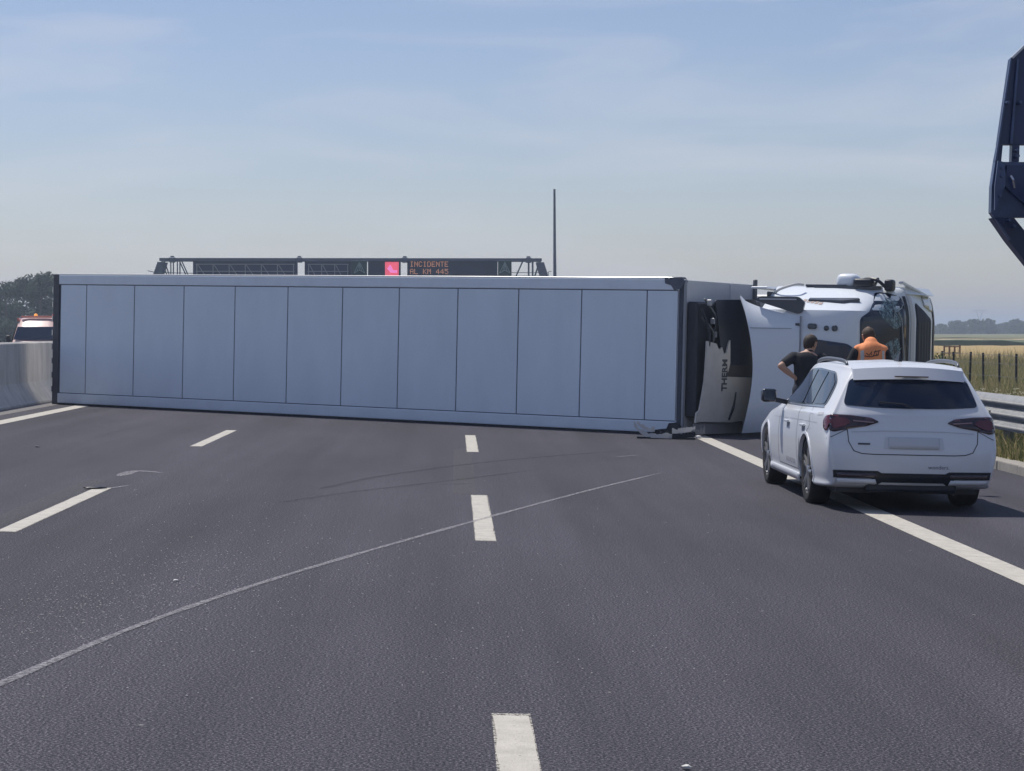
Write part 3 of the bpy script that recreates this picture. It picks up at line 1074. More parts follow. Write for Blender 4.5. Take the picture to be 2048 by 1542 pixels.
# ================================================================== OVERTURNED SEMI-TRAILER
TR_A = R(-33.4)
PF = (3.68, 34.25)
def trailer():
    root = empty('semi_trailer', road_mtx(PF[0], PF[1], TR_A))
    tag(root, 'white refrigerated box trailer lying on its side across all lanes', 'trailer')
    # local: x forward, y from the roof (0) towards the wheels, z up
    L, W, H = 13.95, 2.58, 2.75
    def part(name, fn, m=WHITE, par=root, **k):
        bm = bmesh.new(); fn(bm)
        return from_bm(name, bm, m, par, **k)
    core = part('box_body', lambda b: box(b, -L + .02, -.02, .03, H, .03, W - .03), mat('white side wall', (.72, .73, .75), .4, var=.03), auto=30)
    # seam bed behind the roof panels
    part('seam_bed', lambda b: box(b, -L + .1, -.12, .016, .029, .12, W - .12), mat('grey seam sealant', (.09, .11, .15), .8))
    # roof panels
    xs = [-L + .13] + [-.67 - 1.246 * k for k in range(10, -1, -1)] + [-.09]
    lo, hi = .23, W - .20
    for a, b_ in zip(xs, xs[1:]):
        g = .011
        part('roof_panel', lambda b: box(b, a + g, b_ - g, 0, .03, lo + g, hi - g, bev=.004), WHITE)
    part('roof_rail', lambda b: box(b, -L + .09, -.06, -.012, .045, hi + .004, W - .012, bev=.012, seg=2), RAIL)
    part('roof_rail', lambda b: box(b, -L + .09, -.06, -.012, .045, .035, lo - .004, bev=.012, seg=2), RAIL)
    part('edge_trim', lambda b: box(b, -L + .05, -.05, -.006, .20, W - .011, W + .012, bev=.004), mat('bright edge trim', (.8, .8, .8), .3, .3))
    part('edge_trim', lambda b: box(b, -L + .05, -.05, -.004, .20, .0, .034, bev=.004), BLACKP)
    part('front_post', lambda b: box(b, -.075, .0, -.008, .06, .0, W, bev=.008), mat('dark corner post', (.045, .055, .085), .55, var=.2))
    part('front_post', lambda b: box(b, -.0005, .035, .005, .07, .02, W - .02, bev=.008), mat('grey corner post', (.30, .32, .36), .5))
    part('corner_cap', lambda b: prism(b, [(-.34, W + .006), (-.02, W + .016), (.03, W - .05), (-.03, W - .17), (-.16, W - .20), (-.22, W - .12), (-.33, W - .09)], lambda x, z: (x, -.022, z), lambda x, z: (x, .10, z)), mat('scuffed corner cap', (.10, .115, .15), .6, var=.3))
    part('corner_cap', lambda b: prism(b, [(-.42, .0), (.0, .0), (.02, .16), (-.05, .22), (-.20, .20), (-.24, .11), (-.40, .09)], lambda x, z: (x, -.024, z), lambda x, z: (x, .10, z)), BLACKP)
    # rear door frame and doors
    rf = part('rear_frame', lambda b: box(b, -L - .06, -L + .095, -.010, .12, -.0, W + .006, bev=.01), mat('dark rear frame', (.075, .08, .10), .55, var=.2))
    part('rear_frame', lambda b: box(b, -L - .06, -L + .03, .12, H + .1, W - .07, W + .004), mat('dark rear frame', (.1, .1, .1)))
    for k in range(2):
        z0 = .06 + k * (W / 2 - .05)
        dr = part('rear_door', lambda b: box(b, -L - .075, -L - .02, .14, H, z0, z0 + W / 2 - .08, bev=.01), mat('white door skin', (.80, .80, .80), .25, var=.02))
        for yy in (.5, 1.1, 1.7, 2.3):
            part('hinge', lambda b: box(b, -L - .10, -L - .076, yy, yy + .12, z0 + .05, z0 + .3), GALV, dr)
        part('lock_bar', lambda b: tube(b, [(-L - .11, .15, z0 + .75), (-L - .11, H, z0 + .75)], .018, 8), GALV, dr)
    for k in range(8):
        part('marker_lamp', lambda b: box(b, -L - .072, -L - .05, -.02, .01, .25 + .28 * k, .36 + .28 * k), CHROME)
    # front wall and undergear
    part('front_wall', lambda b: box(b, -.02, .002, .075, H - .02, .04, W - .03, bev=.004), mat('front wall skin', (.66, .67, .68), .5, var=.05))
    part('wall_rib', lambda b: box(b, .002, .02, 1.72, 1.76, W - .42, W - .06), mat('front wall skin', (.6, .6, .6)))
    part('cable_hook', lambda b: box(b, .0, .05, 2.62, 2.72, W - .3, W + .06, bev=.01), GALV_D)
    for zz in (.85, 1.7):
        part('chassis_rail', lambda b: (box(b, -L + .3, -1.0, H, H + .12, zz - .06, zz + .06), box(b, -L + .3, -3.6, H + .12, H + .4, zz - .06, zz + .06)), DARKSTEEL)
    for k in range(3):
        x = -L + 2.2 + 1.31 * k
        ax = part('axle', lambda b: tube(b, [(x, H + .62, .35), (x, H + .62, W - .35)], .07, 10), DARKSTEEL)
        for z0, s in ((.05, 1), (W - .05, -1)):
            wm = Matrix.Translation((x, H + .62, z0 + s * .19)) @ Matrix.Rotation(-pi / 2 * s, 4, 'Y')
            part('wheel', lambda b: lathe(b, [(.0, .0), (.16, .02), (.26, .12), (.29, .19), (.46, .19), (.50, .13), (.50, -.13), (.46, -.19), (.26, -.19), (0, -.1)], 28, wm), RUBBER, smooth=True)
    for zz in (.6, 1.95):
        part('landing_leg', lambda b: (box(b, -3.1, -2.98, H + .1, H + .9, zz - .06, zz + .06), box(b, -3.2, -2.88, H + .9, H + .94, zz - .14, zz + .14)), GALV_D)
    part('underrun_bar', lambda b: box(b, -L + .05, -L + .15, H + .55, H + .67, .1, W - .1, bev=.01), GALV_D)

    # refrigeration unit on the front wall
    U = part('cooling_unit', lambda b: box(b, .003, .20, .12, 2.40, .30, 2.20, bev=.03), mat('unit casing', (.03, .035, .05), .6, var=.2))
    dk = mat('dark unit cover', (.022, .028, .045), .35, var=.25, vscale=3)
    dkb = mat('brown unit cover', (.075, .070, .075), .5, var=.15, vscale=3)
    lt = mat('scuffed white cowl', (.60, .57, .53), .5, var=.09, vscale=4, bump=.1, bscale=8)
    def cowl(name, poly, bulge, m, y0=.1, y1=2.5, base=.22, t=.03):
        """curved cover: outline in (y, z), bowed forward in the middle of the unit"""
        bm = bmesh.new()
        bm.faces.new([bm.verts.new((p[0], p[1], 0)) for p in poly])
        for ax in (0, 1):
            no = Vector((1, 0, 0)) if ax == 0 else Vector((0, 1, 0))
            for k in range(1, 26):
                bmesh.ops.bisect_plane(bm, geom=bm.verts[:] + bm.edges[:] + bm.faces[:], plane_co=no * k * .1, plane_no=no, dist=1e-5)
        for v in bm.verts:
            y, z = v.co.x, v.co.y
            ty = (y - (y0 + y1) / 2) / ((y1 - y0) / 2)
            tz = (z - 1.25) / 1.1
            v.co = Vector((base + bulge * max(0, 1 - ty * ty) + .05 * max(0, 1 - tz * tz), y, z))
        bmesh.ops.recalc_face_normals(bm, faces=bm.faces[:])
        bmesh.ops.solidify(bm, geom=bm.faces[:], thickness=t)
        return from_bm(name, bm, m, U, smooth=False, auto=35)
    cowl('upper_grille', rounded([(.62, 1.05), (1.95, 1.05), (2.08, 1.6), (1.85, 2.28), (.45, 2.24), (.52, 1.7)], .06), .26, dk)
    cowl('upper_grille_edge', [(.66, .99), (1.88, .97), (1.92, 1.16), (.64, 1.17)], .262, dkb, t=.034)
    cowl('white_cowl', [(.18, .24), (.9, .22), (1.45, .26), (1.75, .55), (1.88, .95), (.68, .98), (.67, 1.38), (.60, 1.35), (.55, 1.46), (.48, 1.42), (.42, 1.52), (.22, 1.56), (.19, .9), (.13, .42), (.06, .38), (.05, .22)], .27, lt)
    cowl('cowl_seam', [(.80, .26), (.90, .45), (.93, .72), (.88, .5), (.78, .27)], .285, SEAM, base=.235)
    cowl('warning_sticker', [(1.14, .50), (1.30, .50), (1.30, .80), (1.14, .80)], .276, mat('dark sticker', (.06, .065, .07), .5, var=.5, vscale=14), base=.232, t=.004)
    cowl('side_flap', [(2.02, 1.10), (2.30, 1.12), (2.34, 1.8), (2.2, 2.24), (1.92, 2.24), (2.08, 1.7)], .20, mat('pale unit flap', (.40, .36, .34), .5, var=.1), base=.25)
    cowl('lower_skirt', [(.05, .03), (1.5, .03), (1.45, .22), (.05, .205)], .2, mat('grey unit skirt', (.26, .25, .26), .6, var=.15), base=.2)
    cowl('torn_edge', [(.66, 1.4), (.70, 1.52), (.74, 1.58), (.75, 1.2), (.70, 1.05), (.68, 1.1)], .30, lt, base=.23)
    # brand lettering on the cowl, partly torn away, read from the bottom up
    tm = Matrix.Translation((.50, .66, .74)) @ Matrix(((.0, -.30, .95, 0), (0, -.95, -.3, 0), (1, 0, 0, 0), (0, 0, 0, 1)))
    text_mesh('THERM', .165, 'lettering', mat('faded dark print', (.09, .09, .10), .6), U, tm, .004, offset=.005)
    for i, (y0, z0, y1, z1) in enumerate(((.30, 2.25, .62, 1.62), (.40, 2.2, .46, 1.6), (.22, 1.95, .5, 1.45), (.2, 2.1, .25, 1.2))):
        part('hose', lambda b: tube(b, spline([(.24, y0, z0), (.36, (y0 + y1) / 2 + .05, (z0 + z1) / 2), (.30, y1, z1)], 6), .018 + .006 * (i % 2), 6), BLACKP if i % 2 else GALV_D, U)
    for y, z in ((.30, 2.14), (.44, 1.84), (.52, 1.62)):
        part('fitting', lambda b: box(b, .28, .36, y, y + .06, z, z + .1, bev=.01), GALV, U)
    return root
trailer()

# ================================================================== OVERTURNED TRACTOR
def tractor():
    root = empty('truck_tractor', road_mtx(4.60, 34.15, R(-26)))
    tag(root, 'white truck cab lying on its side with a cracked windscreen and roof towards the road', 'truck')
    def part(name, fn, m=CABWHITE, par=root, **k):
        bm = bmesh.new(); fn(bm)
        return from_bm(name, bm, m, par, **k)
    # cab shell: side profiles (x forward, y down the vehicle) stacked along z
    levels = [(0, .95, .20), (.03, .86, .14), (.10, .70, .10), (.26, .34, .04), (.40, .06, .015), (.52, .015, .0), (.9, 0, 0), (1.7, 0, 0),
              (1.98, .015, 0), (2.10, .06, .015), (2.24, .34, .04), (2.40, .70, .10), (2.47, .86, .14), (2.50, .95, .20)]
    def prof(r, f):
        return [(.30, .14 + r), (.8, .10 + r), (1.3, .09 + r), (1.72, .12 + r), (1.90 - f * .3, .20 + r * .95), (2.02 - f * .5, .38 + r * .8), (2.24 - f, .82 + r * .3), (2.44 - f, 1.28),
                (2.54 - f, 1.48), (2.58 - f, 1.9), (2.60 - f, 2.4), (2.52 - f, 2.86), (2.2 - f, 2.92), (.32, 2.75)]
    bm = bmesh.new()
    rings = [[bm.verts.new((x, y, z)) for x, y in prof(r, f)] for z, r, f in levels]
    n = len(rings[0])
    for a, b in zip(rings, rings[1:]):
        for i in range(n):
            bm.faces.new((a[i], a[(i + 1) % n], b[(i + 1) % n], b[i]))
    bm.faces.new(rings[0]); bm.faces.new(rings[-1][::-1])
    cab = from_bm('cab', bm, CABWHITE, root, auto=32)
    B = bvh_of(cab)
    # everything on the roof is laid out in (x, z), on the front in (y, z)
    def roof(name, poly, off, m, par=cab, thick=0, step=.08):
        return patch(name, poly, B, 'roof', off, m, par, step, thick)
    def front(name, poly, off, m, par=cab, thick=0, step=.08):
        return patch(name, poly, B, 'front', off, m, par, step, thick)
    navy = mat('dark roof hatch', (.020, .030, .055), .25, coat=.3)
    roof('roof_hatch', rounded([(1.10, .55), (1.88, .55), (1.86, 1.50), (1.76, 1.57), (1.16, 1.64), (1.10, 1.60)], .05), .012, navy, thick=.02)
    lampm = mat('dark lamp lens', (.035, .040, .055), .2, coat=.6)
    roof('roof_marker_lamp', rounded([(1.13, 1.79), (1.28, 1.79), (1.28, 1.88), (1.13, 1.88)], .045), .02, lampm, thick=.025, step=.03)
    for cx, r_ in ((1.43, .042), (1.565, .05)):
        roof('roof_round_lamp', [(cx + r_ * cos(a * pi / 10), 1.81 + r_ * sin(a * pi / 10)) for a in range(20)], .02, lampm, thick=.025, step=.03)
    roof('roof_small_lamp', [(.92, 1.84), (1.0, 1.84), (1.0, 1.88), (.92, 1.88)], .015, lampm, thick=.02, step=.03)
    # windscreen with crack field
    scr = front('windscreen', rounded([(.26, .45), (.30, .40), (1.24, .14), (1.26, .3), (1.26, 2.2), (1.24, 2.36), (.98, 2.42), (.40, 2.06), (.26, 1.98)], .06), .012, GLASS, thick=.01)
    crackm = mat('shattered glass', (.26, .40, .46), .5, var=.5, vscale=14, alpha_noise=(13, .40, .62, .8))
    front('crack_field', rounded([(.62, 2.10), (.95, 2.30), (1.12, 2.34), (1.16, 1.9), (1.0, 1.8), (.75, 1.95)], .1), .018, crackm, scr)
    front('crack_field', rounded([(.72, 1.55), (1.05, 1.72), (1.14, 1.5), (1.12, .9), (.8, .8), (.66, 1.2)], .12), .018, crackm, scr)
    rnd = random.Random(3)
    for cy, cz, cnt in ((1.0, 2.1, 8), (.95, 1.35, 10)):
        for k in range(cnt):
            a = rnd.uniform(0, 2 * pi)
            l = rnd.uniform(.1, .3)
            pts = [(cy, cz)]
            for j in range(3):
                a += rnd.uniform(-.5, .5)
                pts.append((min(1.22, max(.34, pts[-1][0] + cos(a) * l / 3)), pts[-1][1] + sin(a) * l / 3))
            front('crack', strip_poly(pts, .008), .02, mat('crack line', (.35, .40, .42), .5), scr, step=.2)
    # dark wiper strip, wipers, pale scuttle strip, grille, corner panels
    front('scuttle', [(1.27, .12), (1.33, .12), (1.33, 2.36), (1.27, 2.36)], .014, BLACKP, step=.1)
    front('trim_strip', rounded([(1.37, .1), (1.45, .1), (1.45, 2.34), (1.37, 2.40)], .02), .016, mat('pale trim', (.55, .57, .60), .4), step=.1)
    front('grille', rounded([(1.52, .18), (2.3, .18), (2.3, 2.0), (1.56, 2.26), (1.52, 2.2)], .08), .014, mat('dark grille', (.016, .024, .05), .7, var=.2, vscale=8), thick=.01)
    for k in range(5):
        front('grille_slat', [(1.62 + .15 * k, .25), (1.65 + .15 * k, .25), (1.65 + .15 * k, 1.95), (1.62 + .15 * k, 1.95)], .026, BLACKP, step=.2)
    for zz in (.22, 2.24):
        front('headlight', rounded([(1.95, zz - .02), (2.42, zz - .12), (2.46, zz + .14), (2.0, zz + .16)], .06), .02, mat('clouded headlight', (.42, .44, .47), .2, coat=.8), thick=.02)
    front('bumper_strip', [(2.5, .12), (2.8, .12), (2.8, 2.36), (2.5, 2.36)], .02, BLACKP, thick=.03, step=.15)
    for z0, z1 in ((.55, 1.05), (1.25, 1.75)):
        part('wiper', lambda b: (tube(b, [(2.47, 1.27, z0 - .1), (2.44, 1.18, z0 + .05), (2.42, 1.14, z1)], .012, 6), tube(b, [(2.45, 1.20, z0 - .05), (2.40, 1.12, z1 + .25)], .009, 6)), mat('wiper arm', (.32, .34, .37), .5), cab)
    part('wiper', lambda b: tube(b, [(2.40, 1.14, 1.95), (2.36, 1.00, 2.12)], .012, 6), mat('wiper arm', (.3, .3, .3)), cab)
    # upper (left) side: window, mirror arms, visor, hand rails
    part('side_window', lambda b: prism(b, rounded([(1.0, 1.15), (1.95, 1.15), (2.2, 1.9), (1.0, 1.9)], .1), lambda x, y: (x, y, 2.502), lambda x, y: (x, y, 2.512)), GLASS, cab)
    part('window_deflector', lambda b: prism(b, [(.95, .98), (1.9, .95), (2.06, 1.04), (2.06, 1.12), (.95, 1.08)], lambda x, y: (x, y, 2.47), lambda x, y: (x, y, 2.52)), mat('smoked deflector', (.07, .08, .105), .3), cab)
    part('visor_blade', lambda b: prism(b, [(1.02, .44), (1.6, .40), (1.86, .5), (1.82, .56), (1.02, .53)], lambda x, y: (x, y, 2.20 + (y - .4) * .3), lambda x, y: (x, y, 2.265 + (y - .4) * .3)), mat('smoked deflector', (.05, .05, .06)), cab)
    part('mirror_arm', lambda b: (tube(b, spline([(1.55, 1.3, 2.48), (1.75, 1.1, 2.62), (2.0, .95, 2.62), (2.15, 1.0, 2.5)], 6), .028, 8), tube(b, [(1.9, 1.2, 2.5), (2.02, 1.0, 2.64)], .022, 8)), BLACKP, cab)
    part('mirror', lambda b: box(b, 1.62, 1.95, .9, 1.1, 2.50, 2.64, bev=.05, seg=3), BLACKP, cab, auto=40)
    part('mirror_cover', lambda b: box(b, 1.30, 1.66, 1.0, 1.35, 2.45, 2.72, bev=.10, seg=4), CABWHITE, cab, auto=40)
    part('mirror', lambda b: box(b, 2.12, 2.27, .98, 1.2, 2.44, 2.63, bev=.04, seg=3), BLACKP, cab, auto=40)
    part('corner_fender', lambda b: prism(b, [(2.2, 1.32), (2.46, 1.38), (2.60, 1.9), (2.62, 2.5), (2.35, 2.8), (2.1, 2.5), (2.15, 1.8)], lambda x, y: (x - .12, y, 2.515), lambda x, y: (x - .02, y, 2.40)), CABWHITE, cab)
    part('bent_flap', lambda b: prism(b, [(2.30, 1.25), (2.38, 1.22), (2.60, 2.05), (2.50, 2.1)], lambda x, y: (x, y, 2.60 - (y - 1.25) * .25), lambda x, y: (x, y, 2.57 - (y - 1.25) * .25)), CABWHITE, cab)
    part('side_pipe', lambda b: tube(b, spline([(.32, .8, 2.36), (.45, .7, 2.44), (.7, .7, 2.52), (.82, .8, 2.52)], 5), .022, 8), GALV, cab)
    part('drip_rail', lambda b: box(b, .80, 1.5, 1.0, 1.05, 2.50, 2.535), mat('smoked deflector', (.05, .05, .06)), cab)
    part('door_handle', lambda b: box(b, 1.0, 1.2, 2.0, 2.05, 2.50, 2.53, bev=.01), BLACKP, cab)
    # faded markings on the upper flank
    for k in range(5):
        roof('faded_mark', [(.92 + .075 * k, 2.235 - .012 * k), (.975 + .075 * k, 2.235 - .012 * k), (.985 + .075 * k, 2.275 - .012 * k), (.93 + .075 * k, 2.275 - .012 * k)], .006, mat('faded brown print', (.40, .31, .28), .6), step=.1)
    # roof air deflector reaching back towards the trailer
    def deflector(b):
        nz_, nx_ = 26, 12
        g = []
        for i in range(nz_ + 1):
            t = i / nz_
            z = .06 + 2.26 * t
            row = []
            xl = .0 + .27 * (1 - abs(2 * t - .95) ** 2.0) - .02 * t
            for j in range(nx_ + 1):
                s = j / nx_
                x = xl + (1.0 - xl) * s
                zz = z - (.34 * s ** .55) * max(0, (t - .55) / .45) ** 2 + .1 * s * max(0, (.4 - t) / .4) ** 2
                y = -.06 + .10 * s ** 2 + .22 * abs(2 * t - 1) ** 3.2 * (1 - .4 * s)
                row.append(b.verts.new((x, y, zz)))
            g.append(row)
        for a, c in zip(g, g[1:]):
            for j in range(nx_):
                b.faces.new((a[j], a[j + 1], c[j + 1], c[j]))
        bmesh.ops.recalc_face_normals(b, faces=b.faces[:])
        bmesh.ops.solidify(b, geom=b.faces[:], thickness=.035)
    df = part('air_deflector', deflector, CABWHITE, root, auto=40)
    part('deflector_seam', lambda b: box(b, .20, .90, -.061, -.052, 1.785, 1.797), mat('grey seam', (.3, .32, .36), .6), df)
    part('deflector_seam', lambda b: box(b, 1.0, 1.008, .045, .2, .3, 2.0), mat('grey seam', (.3, .3, .3)), df)
    part('side_flap', lambda b: prism(b, rounded([(.22, 2.24), (.30, 2.31), (.95, 2.31), (1.06, 2.22), (1.02, 2.06), (.95, 2.03)], .04), lambda x, z: (x, .10, z), lambda x, z: (x, .16, z)), mat('smoked deflector', (.05, .05, .06)), root)
    part('side_flap_edge', lambda b: box(b, .30, .92, .085, .12, 2.255, 2.275), mat('pale trim', (.5, .5, .5)), root)
    part('side_extender', lambda b: box(b, .02, .30, .5, 2.6, 2.44, 2.48, bev=.01), CABWHITE, root)
    part('rear_gap_panel', lambda b: box(b, .26, .295, .6, 2.7, .1, 2.4, bev=.01), BLACKP, root)
    # chassis, tanks and wheels behind
    for zz in (.85, 1.65):
        part('chassis_rail', lambda b: box(b, -3.3, 2.2, 3.02, 3.26, zz - .04, zz + .04), DARKSTEEL)
    for z0, s in ((.08, 1), (2.42, -1)):
        for x in (1.25, -2.4):
            wm = Matrix.Translation((x, 3.36, z0 + s * .17)) @ Matrix.Rotation(-pi / 2 * s, 4, 'Y')
            part('wheel', lambda b: lathe(b, [(.0, .05), (.2, .08), (.28, .15), (.46, .16), (.51, .11), (.51, -.11), (.46, -.16), (.26, -.16), (0, -.1)], 28, wm), RUBBER, smooth=True)
        part('fuel_tank', lambda b: box(b, -1.3, .1, 2.75, 3.35, z0 + s * .02 if s > 0 else z0 - .6, z0 + .6 if s > 0 else z0 - .02, bev=.08, seg=3), GALV)
    part('front_axle', lambda b: tube(b, [(1.25, 3.36, .3), (1.25, 3.36, 2.2)], .07, 8), DARKSTEEL)
    part('rear_axle', lambda b: tube(b, [(-2.4, 3.36, .3), (-2.4, 3.36, 2.2)], .08, 8), DARKSTEEL)
    part('bumper_end', lambda b: box(b, 2.35, 2.66, 2.7, 2.98, .25, 1.1, bev=.05), BLACKP)
tractor()

# ------------------------------------------------------------------ debris on the road
def debris():
    root = empty('torn_bumper', road_mtx(3.37, 33.0, R(-4)))
    tag(root, 'torn white and black bumper strip lying on the road before the trailer corner', 'car part')
    def strip(x0, x1, z0, z1, m, name, y=0, t=.02, rag=.02, seed=1):
        rnd = random.Random(seed)
        bm = bmesh.new()
        n = 18
        top, bot = [], []
        for i in range(n + 1):
            s = i / n
            x = x0 + (x1 - x0) * s
            u = (x + .55) / 1.1
            lift = 2.6 * max(0, .24 - u) ** 1.9 + .14 * max(0, u - .6)
            yy = y + .16 * (2 * u - 1) ** 2
            top.append((x, yy, z1 + lift + rnd.uniform(-rag, rag)))
            bot.append((x, yy - .015, z0 + lift))
        a = [bm.verts.new(p) for p in top]; b = [bm.verts.new(p) for p in bot]
        for i in range(n):
            bm.faces.new((a[i], a[i + 1], b[i + 1], b[i]))
        bmesh.ops.solidify(bm, geom=bm.faces[:], thickness=t)
        return from_bm(name, bm, m, root)
    w = mat('broken white plastic', (.66, .66, .66), .45, var=.08)
    strip(-.55, .05, .015, .085, w, 'lower_lip', 0, seed=2)
    strip(-.02, .42, .01, .075, BLACKP, 'lower_lip', 0, seed=3)
    strip(-.50, -.22, .11, .175, w, 'upper_edge', .09, seed=4)
    strip(-.25, .1, .10, .13, BLACKP, 'upper_edge', .09, seed=5)
    strip(.05, .42, .09, .165, w, 'upper_edge', .08, seed=6)
    strip(.36, .58, .03, .13, mat('grey broken plastic', (.25, .26, .28), .6, var=.3), 'bracket', .05, rag=.04, seed=7)
    bm = bmesh.new()
    box(bm, -.5, .42, .03, .2, .005, .03)
    from_bm('tray', bm, BLACKP, root)
    # loose pieces
    def chip(loc, size, m, label, seed, flat=.4, name='debris_piece'):
        rnd = random.Random(seed)
        bm = bmesh.new()
        bmesh.ops.create_icosphere(bm, subdivisions=2, radius=1)
        for v in bm.verts:
            v.co = Vector((v.co.x * size[0], v.co.y * size[1], v.co.z * size[2])) * (1 + .35 * noise.noise(v.co * 1.7 + Vector((seed, 0, 0))))
        lo = min(v.co.z for v in bm.verts)
        for v in bm.verts:
            v.co.z -= lo
        o = from_bm(name, bm, m)
        o.matrix_basis = road_mtx(loc[0], loc[1], rnd.uniform(0, 3), .004)
        tag(o, label, 'debris')
        return o
    g = G(192, 977)
    chip(g, (.12, .05, .012), BLACKP, 'flat black scrap lying at the end of a lane dash', 1)
    chip(G(1376, 1546), (.018, .016, .008), mat('white stone', (.6, .6, .58), .8), 'small white stone on bare asphalt in the middle lane', 2)
    chip(G(1398, 878), (.07, .04, .025), w, 'small white plastic scrap at the start of the edge line', 3)
    chip(G(352, 1163), (.018, .015, .006), mat('white stone', (.6, .6, .6)), 'pale stone chip among the grit in the left lane', 4)
    chip(G(78, 893), (.09, .03, .008), BLACKP, 'thin dark scrap on the overtaking lane near the barrier', 5)
    # uncountable grit shaken out on the lane
    rnd = random.Random(9)
    V, F = [], []
    for _ in range(1500):
        c = rnd.choice((0, 0, 0, 1))
        px, py = (rnd.gauss(230, 190), rnd.gauss(1195, 60)) if c == 0 else (rnd.uniform(0, 1500), rnd.uniform(960, 1400))
        if c == 0: py -= (px - 230) * .22
        x, y = G(px, py)
        s = rnd.uniform(.0018, .0055)
        b = len(V)
        V += [(x - s, y - s * 1.3, .003), (x + s, y - s, .003), (x + s, y + s * 1.4, .003), (x - s * .7, y + s, .003), (x + rnd.uniform(-.3, .3) * s, y, .003 + s * rnd.uniform(.7, 1.3))]
        F += [(b, b + 1, b + 4), (b + 1, b + 2, b + 4), (b + 2, b + 3, b + 4), (b + 3, b, b + 4)]
    me = bpy.data.meshes.new('grit')
    me.from_pydata(V, [], F)
    o = link('grit', me, mat('pale grit', (.34, .33, .33), .9, var=.3, vscale=30))
    o.matrix_basis = ROADM
    tag(o, 'pale grit scattered over the dark asphalt of the left lane', 'grit', kind='stuff')
debris()

# ================================================================== ESTATE CAR
def car():
    root = empty('estate_car', road_mtx(4.355, 20.93, R(0)) @ Matrix.Diagonal((.95, 1, .982, 1)))
    tag(root, 'white estate car parked over the edge line behind the two men', 'car')
    def part(name, fn, m=CARWHITE, par=root, **k):
        bm = bmesh.new(); fn(bm)
        return from_bm(name, bm, m, par, **k)
    # control net: columns from the floor centre round the flank to the roof centre
    def st(y, zb, w2, w3, w4, z4, w5, z5, w6, z6, w7, z7, z8, dy=(0,) * 9):
        pts = [(0, zb), (w2 * .90, zb), (w2, .31), (w3, .60), (w4, z4), (w5, z5), (w6, z6), (w7, z7), (0, z8)]
        return [Vector((p[0], y + d, p[1])) for p, d in zip(pts, dy)]
    rear_y = (-.80, -.86, -.965, -.985, -.905, -.86, -.665, -.60, -.60)
    ring = st(0, .23, .80, .855, .825, .89, .775, 1.0, .585, 1.335, .50, 1.405, 1.437, rear_y)
    cen_y = (-.80, -.90, -1.055, -1.08, -1.005, -.965, -.79, -.735, -.66)
    rows = []
    for s in (0, .45, .78, .93):
        row = []
        for j, p in enumerate(ring):
            f = 1 - s ** 3.2
            row.append(Vector((p.x * s, p.y + (cen_y[j] - p.y) * f, p.z + (.012 * f if j in (6, 7) else 0))))
        rows.append(row)
    rows.append(ring)
    rows += [
        st(-.72, .22, .845, .885, .862, .895, .815, .995, .625, 1.342, .53, 1.415, 1.447, (0, 0, -.03, -.05, -.04, -.02, .16, .20, .20)),
        st(-.40, .20, .872, .905, .882, .895, .832, .99, .650, 1.350, .55, 1.425, 1.460),
        st(0, .19, .885, .914, .890, .890, .840, .985, .665, 1.360, .56, 1.432, 1.468),
        st(.50, .19, .888, .912, .888, .880, .842, .975, .675, 1.365, .57, 1.434, 1.470),
        st(1.0, .19, .888, .910, .885, .870, .838, .965, .672, 1.335, .56, 1.408, 1.450),
        st(1.40, .19, .888, .910, .882, .865, .832, .955, .675, 1.245, .54, 1.325, 1.378),
        st(1.80, .19, .888, .910, .880, .860, .825, .945, .705, 1.085, .54, 1.150, 1.205),
        st(2.10, .19, .885, .908, .872, .850, .815, .935, .735, .985, .54, 1.020, 1.050),
        st(2.40, .19, .880, .905, .862, .825, .800, .900, .70, .935, .50, .955, .975),
        st(2.90, .20, .870, .895, .840, .780, .770, .840, .65, .870, .45, .890, .905),
        st(3.28, .21, .820, .840, .780, .715, .710, .770, .58, .795, .40, .812, .822, (0, 0, .06, .10, .03, 0, 0, 0, .02)),
    ]
    fr = rows[-1]
    for s in (.75, .4, 0):
        f = 1 - s ** 2
        rows.append([Vector((p.x * s, p.y + f * (.10 if j in (0, 8) else .20 if j in (2, 3) else .16), p.z)) for j, p in enumerate(fr)])
    K = 8
    fine = [spline(r_, K) for r_ in rows]
    cols = list(zip(*fine))
    grid = list(zip(*[spline(c, K) for c in cols]))          # rows x cols
    bm = bmesh.new()
    for sgn in (1, -1):
        g = [[bm.verts.new((p.x * sgn, p.y, p.z)) for p in r_] for r_ in grid]
        for a, b in zip(g, g[1:]):
            for i in range(len(a) - 1):
                bm.faces.new((a[i], a[i + 1], b[i + 1], b[i]))
    for v in bm.verts:
        if abs(v.co.x) < 1e-4: v.co.x = 0
    bmesh.ops.remove_doubles(bm, verts=bm.verts[:], dist=2e-4)
    bmesh.ops.dissolve_degenerate(bm, edges=bm.edges[:], dist=1e-4)
    full = from_bm('body', bm, CARWHITE, root, smooth=True)
    B = bvh_of(full)
    # wheel arches: open the flank inside the arch circle and pull the rim onto it
    bm = bmesh.new()
    bm.from_mesh(full.data)
    for y in (0, 2.686):
        kill = []
        for fc in bm.faces:
            c = fc.calc_center_median()
            if abs(c.x) > .56 and math.hypot(c.y - y, c.z - .345) < .362:
                kill.append(fc)
        bmesh.ops.delete(bm, geom=kill, context='FACES')
        for v in bm.verts:
            if v.is_boundary and abs(v.co.x) > .70 and v.co.z > .16:
                d = Vector((v.co.y - y, v.co.z - .345))
                if .25 < d.length < .46 and v.co.z > .235:
                    d = d.normalized() * .364
                    v.co.y, v.co.z = y + d.x, .345 + d.y
    bm.to_mesh(full.data)
    bm.free()
    full.data.polygons.foreach_set('use_smooth', [True] * len(full.data.polygons))
    full.data.set_sharp_from_angle(angle=R(38))
    body = full

    sm = mat('panel gap', (.05, .055, .065), .7)
